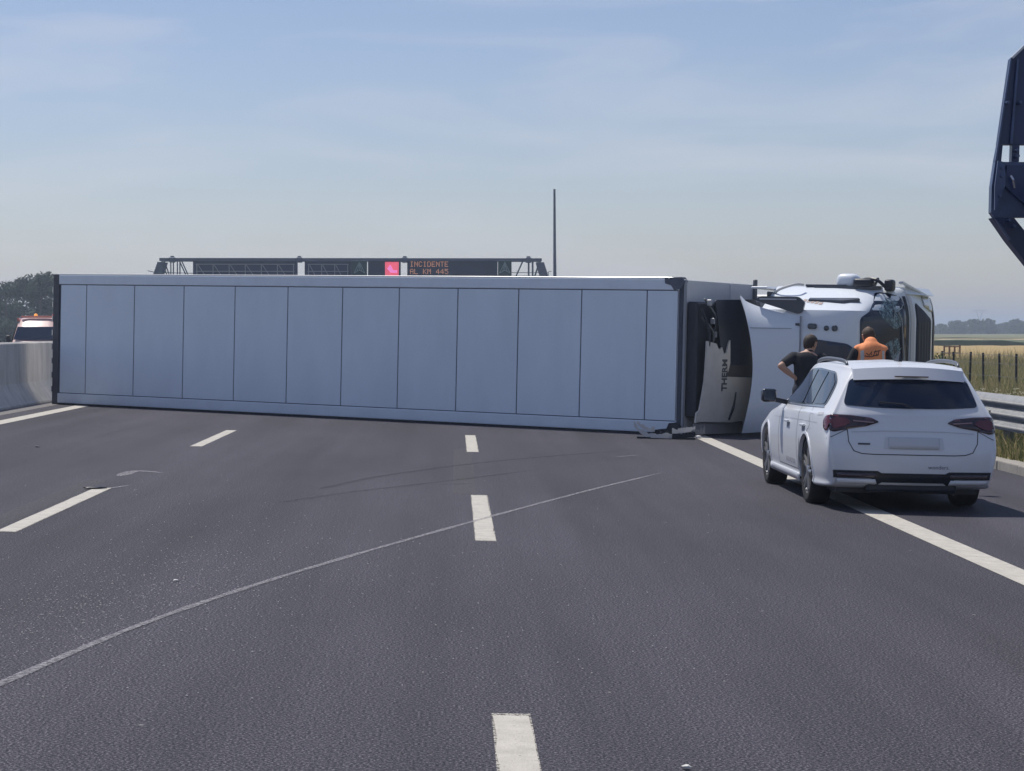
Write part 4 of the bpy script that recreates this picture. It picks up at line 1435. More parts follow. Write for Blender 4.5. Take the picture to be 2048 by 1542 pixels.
    def side(name, poly, off=.004, m=GLASS, both=True, par=body, step=.04, thick=0):
        o = patch(name, poly, B, 'left', off, m, par, step, thick)
        if both:
            patch(name, poly, B, 'right', off, m, par, step, thick)
        return o
    def rear(name, poly, off=.004, m=GLASS, par=body, step=.06, thick=0):
        return patch(name, poly, B, 'rear', off, m, par, step, thick)
    mir = lambda poly: [(-x, z) for x, z in poly][::-1]
    # glasshouse
    frame = mat('gloss black window frame', (.012, .014, .018), .15, coat=.5)
    side('window_frame', rounded([(-.64, 1.02), (-.60, 1.24), (-.36, 1.345), (.5, 1.372), (1.02, 1.345), (1.36, 1.215), (1.80, 1.00), (1.74, .975), (.5, .985), (-.45, .998)], [.1, .1, .1, .2, .1, .2, .02, .02, .1, .06]), .006, frame)
    sg = GLASS
    side('rear_quarter_window', rounded([(-.57, 1.03), (-.545, 1.23), (-.33, 1.325), (-.10, 1.338), (-.02, 1.008), (-.42, 1.018)], .05), .011, sg)
    side('rear_door_window', rounded([(.03, 1.008), (-.055, 1.338), (.44, 1.352), (.52, 1.0)], .03), .011, sg)
    side('front_door_window', rounded([(.58, .998), (.50, 1.354), (.98, 1.328), (1.32, 1.20), (1.69, 1.005), (1.68, .99)], [.03, .03, .1, .1, .03, .02]), .011, sg)
    side('window_trim', strip_poly([(-.60, 1.0), (-.2, .992), (.5, .978), (1.2, .968), (1.78, .962)], .014), .008, CHROME, step=.15)
    # doors
    side('door_gap', strip_poly([(.535, .975), (.52, .62), (.46, .30)], .010), .003, sm, step=.1)
    side('door_gap', strip_poly([(1.76, .95), (1.72, .62), (1.66, .30)], .010), .003, sm, step=.1)
    side('door_gap', strip_poly([(-.10, .985), (-.20, .80), (-.05, .72), (.18, .66), (.40, .50), (.44, .31)], .008), .003, sm, step=.1)
    side('door_gap', strip_poly([(.44, .315), (1.66, .315)], .008), .003, sm, step=.1)
    side('flank_crease', strip_poly([(-.55, .842), (.2, .838), (1.2, .82), (2.2, .80)], .006), .0025, mat('crease shade', (.52, .53, .55), .4), step=.15)
    side('sill', rounded([(.40, .205), (2.28, .205), (2.28, .275), (.40, .275)], .02), .010, CARWHITE, step=.15, thick=.01)
    for y in (.14, 1.13):
        for s in (-1, 1):
            o = patch('door_handle_cup', rounded([(y - .05, .72), (y + .05, .72), (y + .09, .775), (y - .09, .775)], .03), B, 'left' if s < 0 else 'right', .003, mat('handle shade', (.22, .23, .25), .5), body, .03)
            part('door_handle', lambda b: box(b, s * .905, s * .935, y - .11, y + .11, .775, .80, bev=.008, seg=2), CARWHITE, body)
    side('fuel_flap', strip_poly([(-.30, .92), (-.12, .92), (-.12, .77), (-.30, .77), (-.30, .92)], .005), .003, mat('crease shade', (.5, .5, .5)), both=False, step=.05)
    # decals on the flank
    dec = mat('grey decal', (.16, .17, .19), .6)
    side('logo_decal', [(.30, .36), (.335, .45), (.325, .56), (.34, .68), (.365, .56), (.36, .46), (.385, .41), (.35, .40), (.34, .35)], .004, dec, both=False)
    fd = mat('faint decal', (.36, .37, .39), .6, alpha_noise=(60, .4, .6, .9))
    side('faint_decal', [(.60, .36), (1.20, .36), (1.20, .41), (.60, .41)], .004, fd, both=False)
    side('faint_decal', [(-.50, 1.04 - .10), (-.72, .95), (-.72, .925), (-.50, .915)], .004, mat('very faint decal', (.5, .51, .53), .6), both=False)
    # mirrors
    for s in (-1, 1):
        mm = part('door_mirror', lambda b: box(b, s * .955, s * 1.125 if s > 0 else -.955, 1.60, 1.74, .965, 1.115, bev=.035, seg=3) if s > 0 else box(b, -1.125, -.955, 1.60, 1.74, .965, 1.115, bev=.035, seg=3), mat('gloss black mirror', (.015, .02, .03), .15, coat=.6), body, auto=50)
        part('mirror_glass', lambda b: prism(b, rounded([(s * .975, .985), (s * 1.105, .99), (s * 1.10, 1.09), (s * .975, 1.10)], .02), lambda x, z: (x, 1.597, z), lambda x, z: (x, 1.590, z)), mat('mirror glass', (.03, .045, .075), .08, 0), mm)
        part('mirror_foot', lambda b: bar(b, (s * .82, 1.69, .965), (s * .98, 1.68, .995), .05), BLACKP, mm)
    # roof rails, antenna, roof line
    for s in (-1, 1):
        pts = spline([(s * .575, -.47, 1.418), (s * .582, -.38, 1.452), (s * .60, 0, 1.468), (s * .61, .5, 1.468), (s * .60, .95, 1.44), (s * .595, 1.08, 1.395)], 5)
        part('roof_rail', lambda b: tube(b, pts, .017, 8, sq=(.9, 1.2)), mat('grey roof rail', (.13, .14, .16), .4, .3), body, smooth=True)
    part('antenna_fin', lambda b: prism(b, [(-.36, 1.452), (-.12, 1.462), (-.19, 1.50), (-.30, 1.56), (-.345, 1.555)], lambda y, z: (-.022 + max(0, z - 1.47) * .3, y, z), lambda y, z: (.022 - max(0, z - 1.47) * .3, y, z)), BLACKP, body)
    # rear: spoiler, glass, lamps, tailgate gaps, bumper
    def spoiler(b):
        n = 16
        top, low = [], []
        for i in range(n + 1):
            x = -.565 + 1.13 * i / n
            k = 1 - (x / .565) ** 2
            top.append([(x, -.56 - .06 * k, 1.408 + .028 * k), (x, -.72 - .10 * k, 1.382 + .030 * k), (x, -.775 - .105 * k, 1.275 + .02 * k), (x, -.64 - .06 * k, 1.27 + .02 * k)])
        V = [[b.verts.new(p) for p in q] for q in top]
        for a, c in zip(V, V[1:]):
            for j in range(4):
                b.faces.new((a[j], a[(j + 1) % 4], c[(j + 1) % 4], c[j]))
        b.faces.new(V[0]); b.faces.new(V[-1][::-1])
    part('roof_spoiler', spoiler, CARWHITE, body, auto=35)
    part('brake_lamp', lambda b: box(b, -.17, .17, -.895, -.868, 1.315, 1.327), DARKRED, body)
    rear('rear_window', rounded([(-.685, 1.03), (-.30, 1.008), (.30, 1.008), (.685, 1.03), (.605, 1.265), (.555, 1.292), (-.555, 1.292), (-.605, 1.265)], [.05, .2, .2, .05, .06, .06, .06, .06]), .006, GLASS)
    # tail lamps wrap round the corners
    tlp = [(-.34, .875), (-.42, .915), (-.62, .935), (-.80, .94), (-.835, .92), (-.835, .785), (-.79, .77), (-.62, .81), (-.48, .83)]
    for sname, poly in (('l', tlp), ('r', mir(tlp))):
        o = rear('tail_light', rounded(poly, .02, 3), .008, DARKRED, thick=.006, step=.04)
        ip = [(-.62, .865), (-.66, .905), (-.78, .91), (-.815, .895), (-.815, .815), (-.78, .80), (-.68, .83)]
        rear('light_lens', rounded(ip if sname == 'l' else mir(ip), .02, 3), .017, REDLENS, o, step=.04)
        sp = [(-.40, .872), (-.60, .885), (-.60, .875), (-.40, .862)]
        rear('light_strip', sp if sname == 'l' else mir(sp), .017, mat('pale lens strip', (.35, .22, .23), .2), o, step=.05)
    for v_, sgn in (('left', -1), ('right', 1)):
        o = patch('tail_light_side', rounded([(-.93, .77), (-.84, .80), (-.80, .87), (-.84, .92), (-.93, .935)], .03), B, v_, .008, REDLENS, body, .04, .006)
    rear('tailgate_gap', strip_poly([(-.66, .80), (-.65, .68), (-.60, .595), (-.52, .57), (-.40, .565), (.40, .565), (.52, .57), (.60, .595), (.65, .68), (.66, .80)], .009), .003, sm, step=.1)
    rear('tailgate_crease', strip_poly([(-.62, .775), (-.3, .79), (.3, .79), (.62, .775)], .008), .003, mat('crease shade', (.5, .5, .5)), step=.1)
    rear('plate_recess', rounded([(-.31, .615), (.31, .615), (.29, .735), (-.29, .735)], .02), .003, mat('recess shade', (.60, .62, .66), .35), step=.06)  # flat patch; the recess's shade is put in as darker body colour
    rear('number_plate', rounded([(-.255, .622), (.255, .622), (.255, .728), (-.255, .728)], .01), .010, mat('blank plate', (.55, .57, .61), .4), step=.06, thick=.006)
    rear('badge', [(-.56, .655), (-.44, .655), (-.44, .672), (-.56, .672)], .006, mat('dark badge', (.06, .065, .075), .4), step=.05)
    rear('bumper_gap', strip_poly([(-.66, .80), (-.78, .74), (-.86, .705)], .006), .003, sm, step=.08)
    rear('bumper_gap', strip_poly([(.66, .80), (.78, .74), (.86, .705)], .006), .003, sm, step=.08)
    # lower bumper: dark diffuser, reflectors, lower lips
    rear('diffuser', [(-.80, .405), (-.36, .405), (-.32, .385), (.32, .385), (.36, .405), (.80, .405), (.79, .33), (.42, .33), (.34, .24), (-.34, .24), (-.42, .33), (-.79, .33)], .004, BLACKP)
    rear('diffuser', [(-.38, .33), (.38, .33), (.42, .232), (-.42, .232)], .006, BLACKP)
    for poly in ([(-.76, .385), (-.38, .385), (-.36, .345), (-.75, .345)],):
        for q in (poly, mir(poly)):
            rear('reflector', rounded(q, .01, 2), .012, DARKRED, step=.05, thick=.006)
            rear('reflector_lip', [(x * 1.0, z - .058) for x, z in q], .010, CARWHITE, step=.05, thick=.008)
    tm = Matrix.Translation((.145, -1.083, .432)) @ Matrix.Rotation(pi / 2, 4, 'X')
    o = text_mesh('wonders.', .052, 'lettering', mat('grey lettering', (.20, .22, .26), .5), body, tm, .002, xscale=1.12)
    for v in o.data.vertices:
        h, nrm, _, _ = B.ray_cast(Vector((v.co.x, -4, v.co.z)), Vector((0, 1, 0)))
        if h is not None:
            v.co.y = h.y - .004 - (-1.083 - v.co.y) * .5
    part('wiper', lambda b: (tube(b, [(0, -1.0, 1.02), (-.10, -.985, 1.055), (-.34, -.965, 1.07)], .010, 6)), BLACKP, body)
    # windscreen and lamps at the front (seen from the side)
    patch('windscreen', rounded([(-.62, 1.42), (-.60, 1.20), (.60, 1.20), (.62, 1.42), (.70, 1.98), (-.70, 1.98)], .06), B, 'top', .006, GLASS, body, .1)
    for s in (-1, 1):
        part('headlight', lambda b: box(b, s * .55, s * .80 if s > 0 else -.55, 3.16, 3.40, .60, .70, bev=.02) if s > 0 else box(b, -.80, -.55, 3.16, 3.40, .60, .70, bev=.02), CHROME, body)
    part('underbody', lambda b: box(b, -.72, .72, -.78, 3.1, .17, .25), BLACKP, body)
    part('rear_valance', lambda b: box(b, -.46, .46, -1.01, -.80, .195, .335, bev=.03, seg=2), BLACKP, body)
    part('exhaust_box', lambda b: box(b, -.45, .45, -.80, -.45, .18, .27, bev=.03), GALV_D, body)
    # wheels
    tyre = bmesh.new()
    lathe(tyre, [(.235, -.10), (.29, -.113), (.318, -.108), (.332, -.075), (.332, .075), (.318, .108), (.29, .113), (.235, .10)], 48)
    tyre_me = from_bm('tyre', tyre, RUBBER, root, smooth=True)
    def rim(b):
        lathe(b, [(.245, -.10), (.245, -.085), (.222, -.075), (.215, .05), (.235, .10)], 40)
        for k in range(5):
            for d in (-.16, .16):
                a = 2 * pi * k / 5 + .2
                p0 = Vector((-.088, cos(a + d * .5) * .05, sin(a + d * .5) * .05))
                p1 = Vector((-.094, cos(a + d) * .228, sin(a + d) * .228))
                bar(b, p0, p1, .022, .028)
        lathe(b, [(0, -.105), (.045, -.103), (.065, -.09), (.065, -.06)], 20)
    rm = bmesh.new(); rim(rm)
    rim_o = from_bm('rim', rm, ALLOY, root, auto=40)
    dk = bmesh.new(); lathe(dk, [(0, -.03), (.16, -.03), (.16, .02), (0, .02)], 32)
    disc_o = from_bm('brake_disc', dk, mat('dark brake disc', (.03, .03, .035), .5, .5), root)
    bk = bmesh.new(); lathe(bk, [(0, .0), (.235, .0), (.24, .1), (0, .1)], 32)
    back_o = from_bm('wheel_hub', bk, BLACKP, root)
    protos = (tyre_me, rim_o, disc_o, back_o)
    first = True
    for y in (0, 2.686):
        for s in (-1, 1):
            wr = empty('wheel')
            wr.parent = root
            wr.location = (s * .775, y, .332)
            wr.rotation_euler = (random.uniform(0, 2), 0, 0 if s < 0 else pi)
            for p in protos:
                o = p if first else p.copy()
                if not first: COL.objects.link(o)
                o.parent = wr
            first = False
            # arch liner and lip
            n = 30
            def lip(b):
                pr = None
                for i in range(n + 1):
                    a = -.28 + (pi + .56) * i / n
                    c, sn = cos(a), sin(a)
                    y0, z0 = y + c * .362, .345 + sn * .362
                    if z0 < .2: continue
                    h, nr, _, _ = B.ray_cast(Vector((s * 4, y + c * .372, .345 + sn * .372)), Vector((-s, 0, 0)))
                    x = h.x if h is not None else s * .9
                    q = [b.verts.new((x + s * .006, y + c * .385, .345 + sn * .385)), b.verts.new((x + s * .010, y + c * .358, .345 + sn * .358)), b.verts.new((x - s * .03, y + c * .352, .345 + sn * .352)), b.verts.new((x - s * .02, y + c * .385, .345 + sn * .385))]
                    if pr:
                        for j in range(4):
                            b.faces.new((pr[j], pr[(j + 1) % 4], q[(j + 1) % 4], q[j]))
                    pr = q
            part('arch_lip', lip, CARWHITE, body, auto=50)
            def liner(b):
                pr = None
                for i in range(n + 1):
                    a = -.1 + (pi + .2) * i / n
                    q = [b.verts.new((s * .87, y + cos(a) * .356, .345 + sin(a) * .356)), b.verts.new((s * .60, y + cos(a) * .356, .345 + sin(a) * .356))]
                    if pr: b.faces.new((pr[0], pr[1], q[1], q[0]))
                    pr = q
            part('arch_liner', liner, BLACKP, body)
    part('axle', lambda b: (tube(b, [(-.7, 0, .33), (.7, 0, .33)], .04, 8), tube(b, [(-.7, 2.686, .33), (.7, 2.686, .33)], .04, 8)), GALV_D, body)
car()

# ================================================================== PEOPLE
def fuse(name, shapes, m, parent, voxel=.011, smooth_it=6):
    """closed tubes (points, radii) melted into one continuous skin"""
    bm = bmesh.new()
    for pts, rad in shapes:
        tube(bm, pts, rad, 14)
        for q, r_ in ((pts[0], rad[0]), (pts[-1], rad[-1])):
            r3 = r_ if hasattr(r_, '__len__') else (r_, r_)
            k = min(r3)
            bmesh.ops.create_icosphere(bm, subdivisions=2, radius=k * .98, matrix=Matrix.Translation(q))
    t = from_bm('tmp', bm)
    a = t.modifiers.new('r', 'REMESH'); a.mode = 'VOXEL'; a.voxel_size = voxel; a.use_smooth_shade = True
    b = t.modifiers.new('s', 'SMOOTH'); b.factor = .5; b.iterations = smooth_it
    me = evaluated_mesh(t)
    bpy.data.objects.remove(t)
    me.materials.clear()
    return link(name, me, m, parent, True)

def chain(pts, rad, k=4):
    p = spline(pts, k)
    r_ = []
    for i in range(len(rad) - 1):
        for j in range(k):
            t = j / k
            a, b = rad[i], rad[i + 1]
            r_.append(tuple(x * (1 - t) + y * t for x, y in zip(a, b)) if hasattr(a, '__len__') else a * (1 - t) + b * t)
    r_.append(rad[-1])
    return p, r_

def hand(wrist, d, up, s=1):
    """palm and five fingers; d = direction of the fingers, up = back of the hand"""
    w_, d, up = Vector(wrist), Vector(d).normalized(), Vector(up)
    up = (up - d * up.dot(d)).normalized()
    sd_ = d.cross(up)
    out_ = [chain([w_, w_ + d * .05, w_ + d * .09], [(.026, .02), (.036, .018), (.038, .015)], 3)]
    for k, (o_, l) in enumerate(((-.03, .068), (-.011, .08), (.010, .074), (.030, .058))):
        a = w_ + d * .085 + sd_ * o_
        out_.append(chain([a, a + d * l * .5 - up * .008, a + d * l - up * .03], [.0095, .009, .0075], 3))
    a = w_ + d * .03 + sd_ * .03 * s
    out_.append(chain([a, a + sd_ * .03 * s + d * .025, a + sd_ * .04 * s + d * .06 - up * .01], [.012, .0105, .009], 3))
    return out_

def head_shapes(n, h, fwd):
    """n = neck base, h = head centre, fwd = looking direction"""
    n, h, f = Vector(n), Vector(h), Vector(fwd).normalized()
    up = Vector((0, 0, 1)) - f * f.z
    up.normalize()
    sd_ = f.cross(up)
    sh = [chain([n, (n + h) * .5 - f * .01, h - up * .03], [.066, .058, .06], 3)]
    sh.append(chain([h - up * .085 + f * .03, h - up * .02 + f * .012, h + up * .045, h + up * .095 - f * .008], [.05, .078, .088, .05], 4))
    sh.append(chain([h - f * .02 - up * .02, h + up * .03 - f * .03], [.07, .082], 3))
    sh.append(chain([h + f * .075 + up * .01, h + f * .105 - up * .025], [.010, .016], 2))     # nose
    sh.append(chain([h + f * .05 - up * .085, h + f * .07 - up * .105], [.03, .024], 2))      # chin
    sh.append(chain([h + f * .068 - up * .06 - sd_ * .02, h + f * .075 - up * .06 + sd_ * .02], [.012, .012], 2))   # mouth
    for s in (-1, 1):
        sh.append(chain([h + sd_ * s * .085 - f * .008 - up * .03, h + sd_ * s * .096 - f * .016 + up * .022], [.012, .015], 2))
    return sh, up, sd_

def hair_cap(parent, h, f, up, sd_, m):
    bm = bmesh.new()
    bmesh.ops.create_uvsphere(bm, u_segments=28, v_segments=18, radius=1)
    mtx = Matrix((sd_, f, up)).transposed().to_4x4()
    kill = []
    for v in bm.verts:
        c = v.co.copy()
        lim = -.86 + max(0, c.y + .55) * .95
        if c.z < lim: kill.append(v)
        v.co = Vector((c.x * .094, c.y * .108 - .010, c.z * (.104 if c.z > 0 else .15) + .032)) * (1 + .02 * noise.noise(c * 6))
    bmesh.ops.delete(bm, geom=kill, context='VERTS')
    bmesh.ops.transform(bm, matrix=Matrix.Translation(h) @ mtx, verts=bm.verts[:])
    bmesh.ops.solidify(bm, geom=bm.faces[:], thickness=.008)
    return from_bm('hair', bm, m, parent, smooth=True)

def eyes(parent, h, f, up, sd_):
    for s in (-1, 1):
        bm = bmesh.new()
        bmesh.ops.create_uvsphere(bm, u_segments=10, v_segments=8, radius=.012, matrix=Matrix.Translation(h + f * .078 + sd_ * s * .032 + up * .012))
        from_bm('eye', bm, mat('eye white', (.6, .58, .55), .2), parent, smooth=True)

def person_black():
    root = empty('person', road_mtx(4.72, 28.2, R(-6)))
    tag(root, 'person in black t-shirt with hand on hip looking towards the cab', 'person')
    f = Vector((.62, .72, -.22)).normalized()
    neck, head = Vector((.02, .04, 1.44)), Vector((.045, .085, 1.562))
    hs, up, sd_ = head_shapes(neck, head, f)
    sl, el, wl = Vector((-.185, .02, 1.385)), Vector((-.365, -.16, 1.262)), Vector((-.15, -.06, 1.10))
    srr, er, wr = Vector((.205, .02, 1.375)), Vector((.31, -.05, 1.13)), Vector((.19, .10, 1.03))
    lf, rf = Vector((-.13, -.02, .05)), Vector((.15, .10, .05))
    limbs = [chain([sl, (sl + el) / 2, el], [.055, .050, .042]), chain([el, (el * .6 + wl * .4), wl], [.042, .043, .028]),
             chain([srr, (srr + er) / 2, er], [.055, .05, .042]), chain([er, er * .6 + wr * .4, wr], [.042, .043, .028])]
    torso = [chain([(0, 0, .92), (0, 0, 1.05), (0, .0, 1.24), (.01, .01, 1.39), (.02, .03, 1.46)], [(.155, .12), (.145, .105), (.165, .115), (.175, .10), (.07, .065)])]
    legs = [chain([(-.09, 0, .93), (-.11, .02, .52), lf + Vector((0, 0, .05))], [.088, .062, .045], 5), chain([(.09, 0, .93), (.12, .06, .52), rf + Vector((0, 0, .05))], [.088, .062, .045], 5)]
    feet = [chain([p, p + Vector((.0, .15, -.012))], [.045, .035], 3) for p in (lf, rf)]
    body = fuse('body', hs + limbs + torso + legs + feet + hand(wl, (.35, .55, -.55), (-.6, -.1, .2), 1) + hand(wr, (-.4, .6, -.5), (.6, .1, .2), -1), SKINM, root, .0095)
    hair_cap(body, head, f, up, sd_, HAIR)
    eyes(body, head, f, up, sd_)
    shirt = [chain([(0, 0, .93), (0, 0, 1.05), (0, 0, 1.24), (.01, .01, 1.38), (.02, .025, 1.435)], [(.178, .138), (.168, .13), (.182, .134), (.192, .118), (.085, .08)])]
    for a, b in ((sl, el), (srr, er)):
        shirt.append(chain([a * .9 + Vector((.0, 0, 1.40)) * .1, a, a * .32 + b * .68], [.075, .075, .066]))
    fuse('t_shirt', shirt, BLACKCLOTH, body, .013, 8)
    tr = [chain([(-.085, 0, .96), (-.11, .02, .52), lf + Vector((0, 0, .06))], [.11, .082, .068], 5), chain([(.085, 0, .96), (.12, .06, .52), rf + Vector((0, 0, .06))], [.11, .082, .068], 5), chain([(0, 0, .86), (0, 0, .985)], [(.165, .125), (.168, .128)], 3)]
    fuse('trousers', tr, DARKDENIM, body, .014, 6)
    for p in (lf, rf):
        fuse('shoe', [chain([p + Vector((0, -.05, -.01)), p + Vector((0, .1, -.015)), p + Vector((0, .19, -.02))], [.045, .045, .034], 3)], BLACKP, body, .012, 3)

def person_vest():
    root = empty('person', road_mtx(5.78, 29.2, R(3)) @ Matrix.Diagonal((1.01, 1.01, 1.01, 1)))
    tag(root, 'person in orange safety vest facing the cracked windscreen', 'person')
    f = Vector((-.22, .97, -.12)).normalized()
    neck, head = Vector((0, .06, 1.56)), Vector((-.01, .14, 1.665))
    hs, up, sd_ = head_shapes(neck, head, f)
    sl, el, wl = Vector((-.205, .02, 1.455)), Vector((-.335, .02, 1.20)), Vector((-.25, .26, 1.12))
    srr, er, wr = Vector((.205, .02, 1.455)), Vector((.275, .04, 1.17)), Vector((.17, .27, 1.10))
    lf, rf = Vector((-.12, 0, .05)), Vector((.12, .03, .05))
    limbs = [chain([sl, (sl + el) / 2, el], [.058, .052, .044]), chain([el, (el * .6 + wl * .4), wl], [.044, .044, .029]),
             chain([srr, (srr + er) / 2, er], [.058, .052, .044]), chain([er, er * .6 + wr * .4, wr], [.044, .044, .029])]
    torso = [chain([(0, 0, 1.0), (0, 0, 1.14), (0, 0, 1.32), (0, .01, 1.48), (0, .03, 1.55)], [(.16, .125), (.15, .11), (.172, .12), (.178, .10), (.07, .068)])]
    legs = [chain([(-.09, 0, 1.0), (-.11, .01, .55), lf + Vector((0, 0, .05))], [.09, .064, .046], 5), chain([(.09, 0, 1.0), (.11, .03, .55), rf + Vector((0, 0, .05))], [.09, .064, .046], 5)]
    feet = [chain([p, p + Vector((.0, .15, -.012))], [.045, .035], 3) for p in (lf, rf)]
    body = fuse('body', hs + limbs + torso + legs + feet + hand(wl, (.5, .8, -.2), (-.3, 0, .9), 1) + hand(wr, (-.4, .85, -.2), (.3, 0, .9), -1), SKINM, root, .0095)
    hair_cap(body, head, f, up, sd_, mat('brown hair', (.060, .034, .022), .7, var=.3, vscale=40, bump=.5, bscale=120))
    eyes(body, head, f, up, sd_)
    shirt = [chain([(0, 0, 1.0), (0, 0, 1.14), (0, 0, 1.32), (0, .01, 1.46), (0, .03, 1.53)], [(.172, .135), (.162, .122), (.182, .13), (.185, .112), (.078, .076)])]
    for a, b in ((sl, el), (srr, er)):
        shirt.append(chain([a, a * .5 + b * .5, a * .12 + b * .88], [.076, .068, .062]))
    fuse('t_shirt', shirt, BLACKCLOTH, body, .013, 8)
    vs_ = [chain([(0, -.01, .93), (0, -.012, 1.14), (0, -.012, 1.32), (0, -.004, 1.49), (0, .02, 1.575)], [(.195, .158), (.19, .148), (.206, .150), (.20, .135), (.115, .10)])]
    for s in (-1, 1):
        vs_.append(chain([(s * .09, .01, 1.525), (s * .19, .01, 1.49)], [.062, .062], 3))
    vest = fuse('safety_vest', vs_, VEST, body, .013, 8)
    VB = bvh_of(vest)
    for s in (-1, 1):
        patch('reflective_band', [(s * .125, 1.0), (s * .165, 1.0), (s * .165, 1.47), (s * .125, 1.48)][::s], VB, 'rear', .004, REFLECT, vest, .03)
    patch('reflective_band', [(-.19, 1.04), (.19, 1.04), (.19, 1.09), (-.19, 1.09)], VB, 'rear', .006, REFLECT, vest, .03)
    # scrawled dark print on the back
    ink = mat('dark print', (.05, .03, .03), .8)
    for pts in ([(-.10, 1.44), (-.06, 1.41), (-.02, 1.47), (-.03, 1.41)], [(-.01, 1.39), (.03, 1.48), (.045, 1.40)], [(.0, 1.455), (.10, 1.48)], [(.06, 1.41), (.075, 1.465)], [(-.12, 1.40), (-.04, 1.39), (.07, 1.425)]):
        patch('printed_mark', strip_poly(pts, .012), VB, 'rear', .005, ink, vest, .03)
    tr = [chain([(-.085, 0, 1.02), (-.11, .01, .55), lf + Vector((0, 0, .06))], [.112, .085, .07], 5), chain([(.085, 0, 1.02), (.11, .03, .55), rf + Vector((0, 0, .06))], [.112, .085, .07], 5)]
    fuse('trousers', tr, DARKDENIM, body, .014, 6)
    for p in (lf, rf):
        fuse('shoe', [chain([p + Vector((0, -.05, -.01)), p + Vector((0, .1, -.015)), p + Vector((0, .19, -.02))], [.046, .046, .036], 3)], BLACKP, body, .012, 3)
person_black()
person_vest()

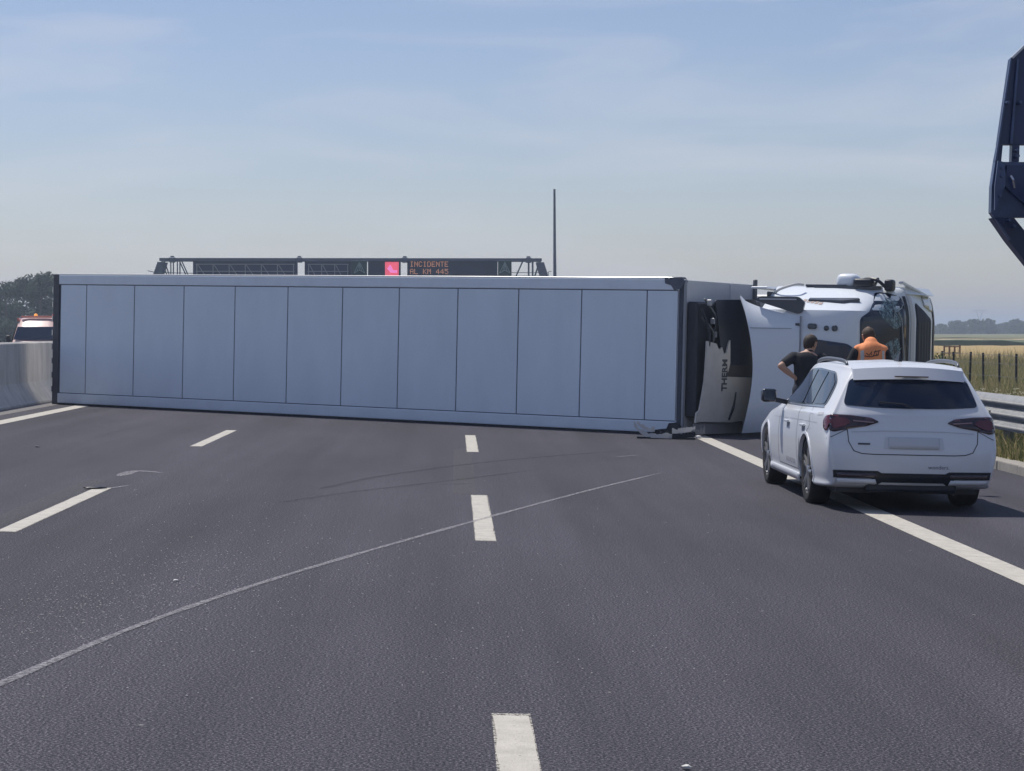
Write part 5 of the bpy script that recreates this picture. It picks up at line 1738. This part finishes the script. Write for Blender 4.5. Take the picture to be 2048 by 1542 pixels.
# ================================================================== RECOVERY TRUCK WHOSE RAISED DECK END REACHES INTO VIEW
def recovery():
    Y = 12.0
    k = Y / 4200
    def P(px, py): return ((px - 910) * k, EYE + (660 - py) * k)
    root = empty('recovery_truck', Matrix.Translation((0, Y, 0)))
    tag(root, 'raised dark blue steel deck end of a recovery truck against the sky', 'tow truck')
    navy = mat('dark navy steel', (.014, .032, .105), .45, var=.2, vscale=3, coat=.2)
    navy2 = mat('worn navy steel', (.050, .082, .175), .45, var=.25, vscale=6, coat=.2)
    def part(name, fn, m=navy, par=root, **kk):
        bm = bmesh.new(); fn(bm)
        return from_bm(name, bm, m, par, **kk)
    def pr(name, pts, y0, y1, m=navy, bev=0):
        q = [P(*p) for p in pts]
        return part(name, lambda b: prism(b, q, lambda x, z: (x, y0, z), lambda x, z: (x, y1, z)), m)
    # side wing with two cut-outs, built as bars round the openings
    pr('side_wing', [(2120, 70), (2050, 92), (2025, 116), (2001, 288), (2120, 288)], 0, .06)
    pr('wing_bar', [(2001.5, 288.5), (2010, 288.5), (2007, 322), (1995, 322)], 0, .06)
    pr('wing_bar', [(2029, 288.5), (2044, 288.5), (2043, 322), (2028, 322)], 0, .06)
    pr('wing_bar', [(2062, 288.5), (2120, 288.5), (2120, 322), (2061, 322)], 0, .06)
    pr('wing_edge', [(2026.5, 112), (2023, 116), (1993.5, 320), (1996.5, 322)], -.02, -.002, navy2)
    pr('wing_edge', [(2050, 89), (2052, 93), (2027, 117), (2024, 114)], -.03, -.002, mat('bright worn edge', (.55, .56, .58), .4, .4))
    pr('hinge_plate', [(1995, 322.5), (2120, 322.5), (2120, 434), (1994, 434), (1987, 424), (1988, 372)], 0, .06, navy2)
    pr('gusset', [(2012, 372), (2016, 330), (2120, 330), (2120, 470)], -.035, -.002, navy)
    pr('hinge_cheek', [(1996, 321), (2008, 324), (2012, 350), (2011, 372), (1998, 402), (1990, 420), (1990, 372)], -.05, -.036, navy2)
    part('hook', lambda b: tube(b, [(P(2021, 352)[0], -.06, P(2021, 352)[1]), (P(2025, 360)[0], -.07, P(2025, 360)[1]), (P(2029, 376)[0], -.06, P(2029, 376)[1])], .008, 8), CHROME)
    pr('deck_strut', [(1990, 434.5), (2034, 434.5), (2120, 540), (2120, 600), (2022, 480)], 0, .10, navy)
    pr('strut_plate', [(1992, 436), (2004, 448), (2025, 478), (2021, 480)], -.03, -.002, navy2)
    for bx, by in ((2004, 336), (2004, 352), (2000, 392), (2034, 300), (2036, 312), (2015, 205), (2040, 205), (2020, 440), (2030, 452)):
        q = P(bx, by)
        part('bolt', lambda b: tube(b, [(q[0], -.062, q[1]), (q[0], .0, q[1])], .009, 8), navy2)
    pr('stiffener', [(2036, 118), (2040, 118), (2028, 286), (2023, 286)], -.02, -.002, navy2)
    # the rest of the truck stands out of the picture to the right
    x0 = P(2120, 300)[0]
    zt, zb = P(2120, 322)[1], P(2120, 600)[1]
    part('deck', lambda b: box(b, x0, x0 + 2.1, -3.5, .06, zt - .22, zt - .08))
    part('rear_post', lambda b: box(b, x0, x0 + .14, -.06, .12, .45, P(0, 70)[1] - .01))
    part('rear_post', lambda b: box(b, x0 + 1.96, x0 + 2.1, -.06, .12, .45, P(0, 70)[1] - .01))
    part('front_post', lambda b: box(b, x0, x0 + .14, -3.5, -3.36, .45, zt - .23))
    part('front_post', lambda b: box(b, x0 + 1.96, x0 + 2.1, -3.5, -3.36, .45, zt - .23))
    part('chassis_rail', lambda b: box(b, x0 + .05, x0 + .3, -5, .6, .46, .70))
    part('chassis_rail', lambda b: box(b, x0 + 1.8, x0 + 2.05, -5, .6, .46, .70))
    part('cross_member', lambda b: (box(b, x0 + .31, x0 + 1.79, .2, .4, .5, .66), box(b, x0 + .31, x0 + 1.79, -3.2, -3.0, .5, .66)))
    for y in (-.9, -3.9):
        for x in (x0 + .18, x0 + 1.92):
            part('wheel', lambda b: lathe(b, [(0, .1), (.2, .1), (.3, .12), (.42, .11), (.45, .07), (.45, -.07), (.42, -.11), (.2, -.12), (0, -.1)], 24, Matrix.Translation((x, y, .35))), RUBBER, smooth=True)
recovery()

# ================================================================== AIR
def haze():
    bm = bmesh.new()
    box(bm, -6100, 6100, -90, 6100, -2.2, 30)
    o = from_bm('haze', bm)
    m = bpy.data.materials.new('haze air')
    m.use_nodes = True
    n = m.node_tree
    n.nodes.clear()
    ou = n.nodes.new('ShaderNodeOutputMaterial')
    v = n.nodes.new('ShaderNodeVolumePrincipled')
    v.inputs['Color'].default_value = (.74, .85, 1.0, 1)
    v.inputs['Density'].default_value = .0006
    v.inputs['Anisotropy'].default_value = .2
    n.links.new(v.outputs['Volume'], ou.inputs['Volume'])
    o.data.materials.append(m)
    o['kind'] = 'stuff'
haze()
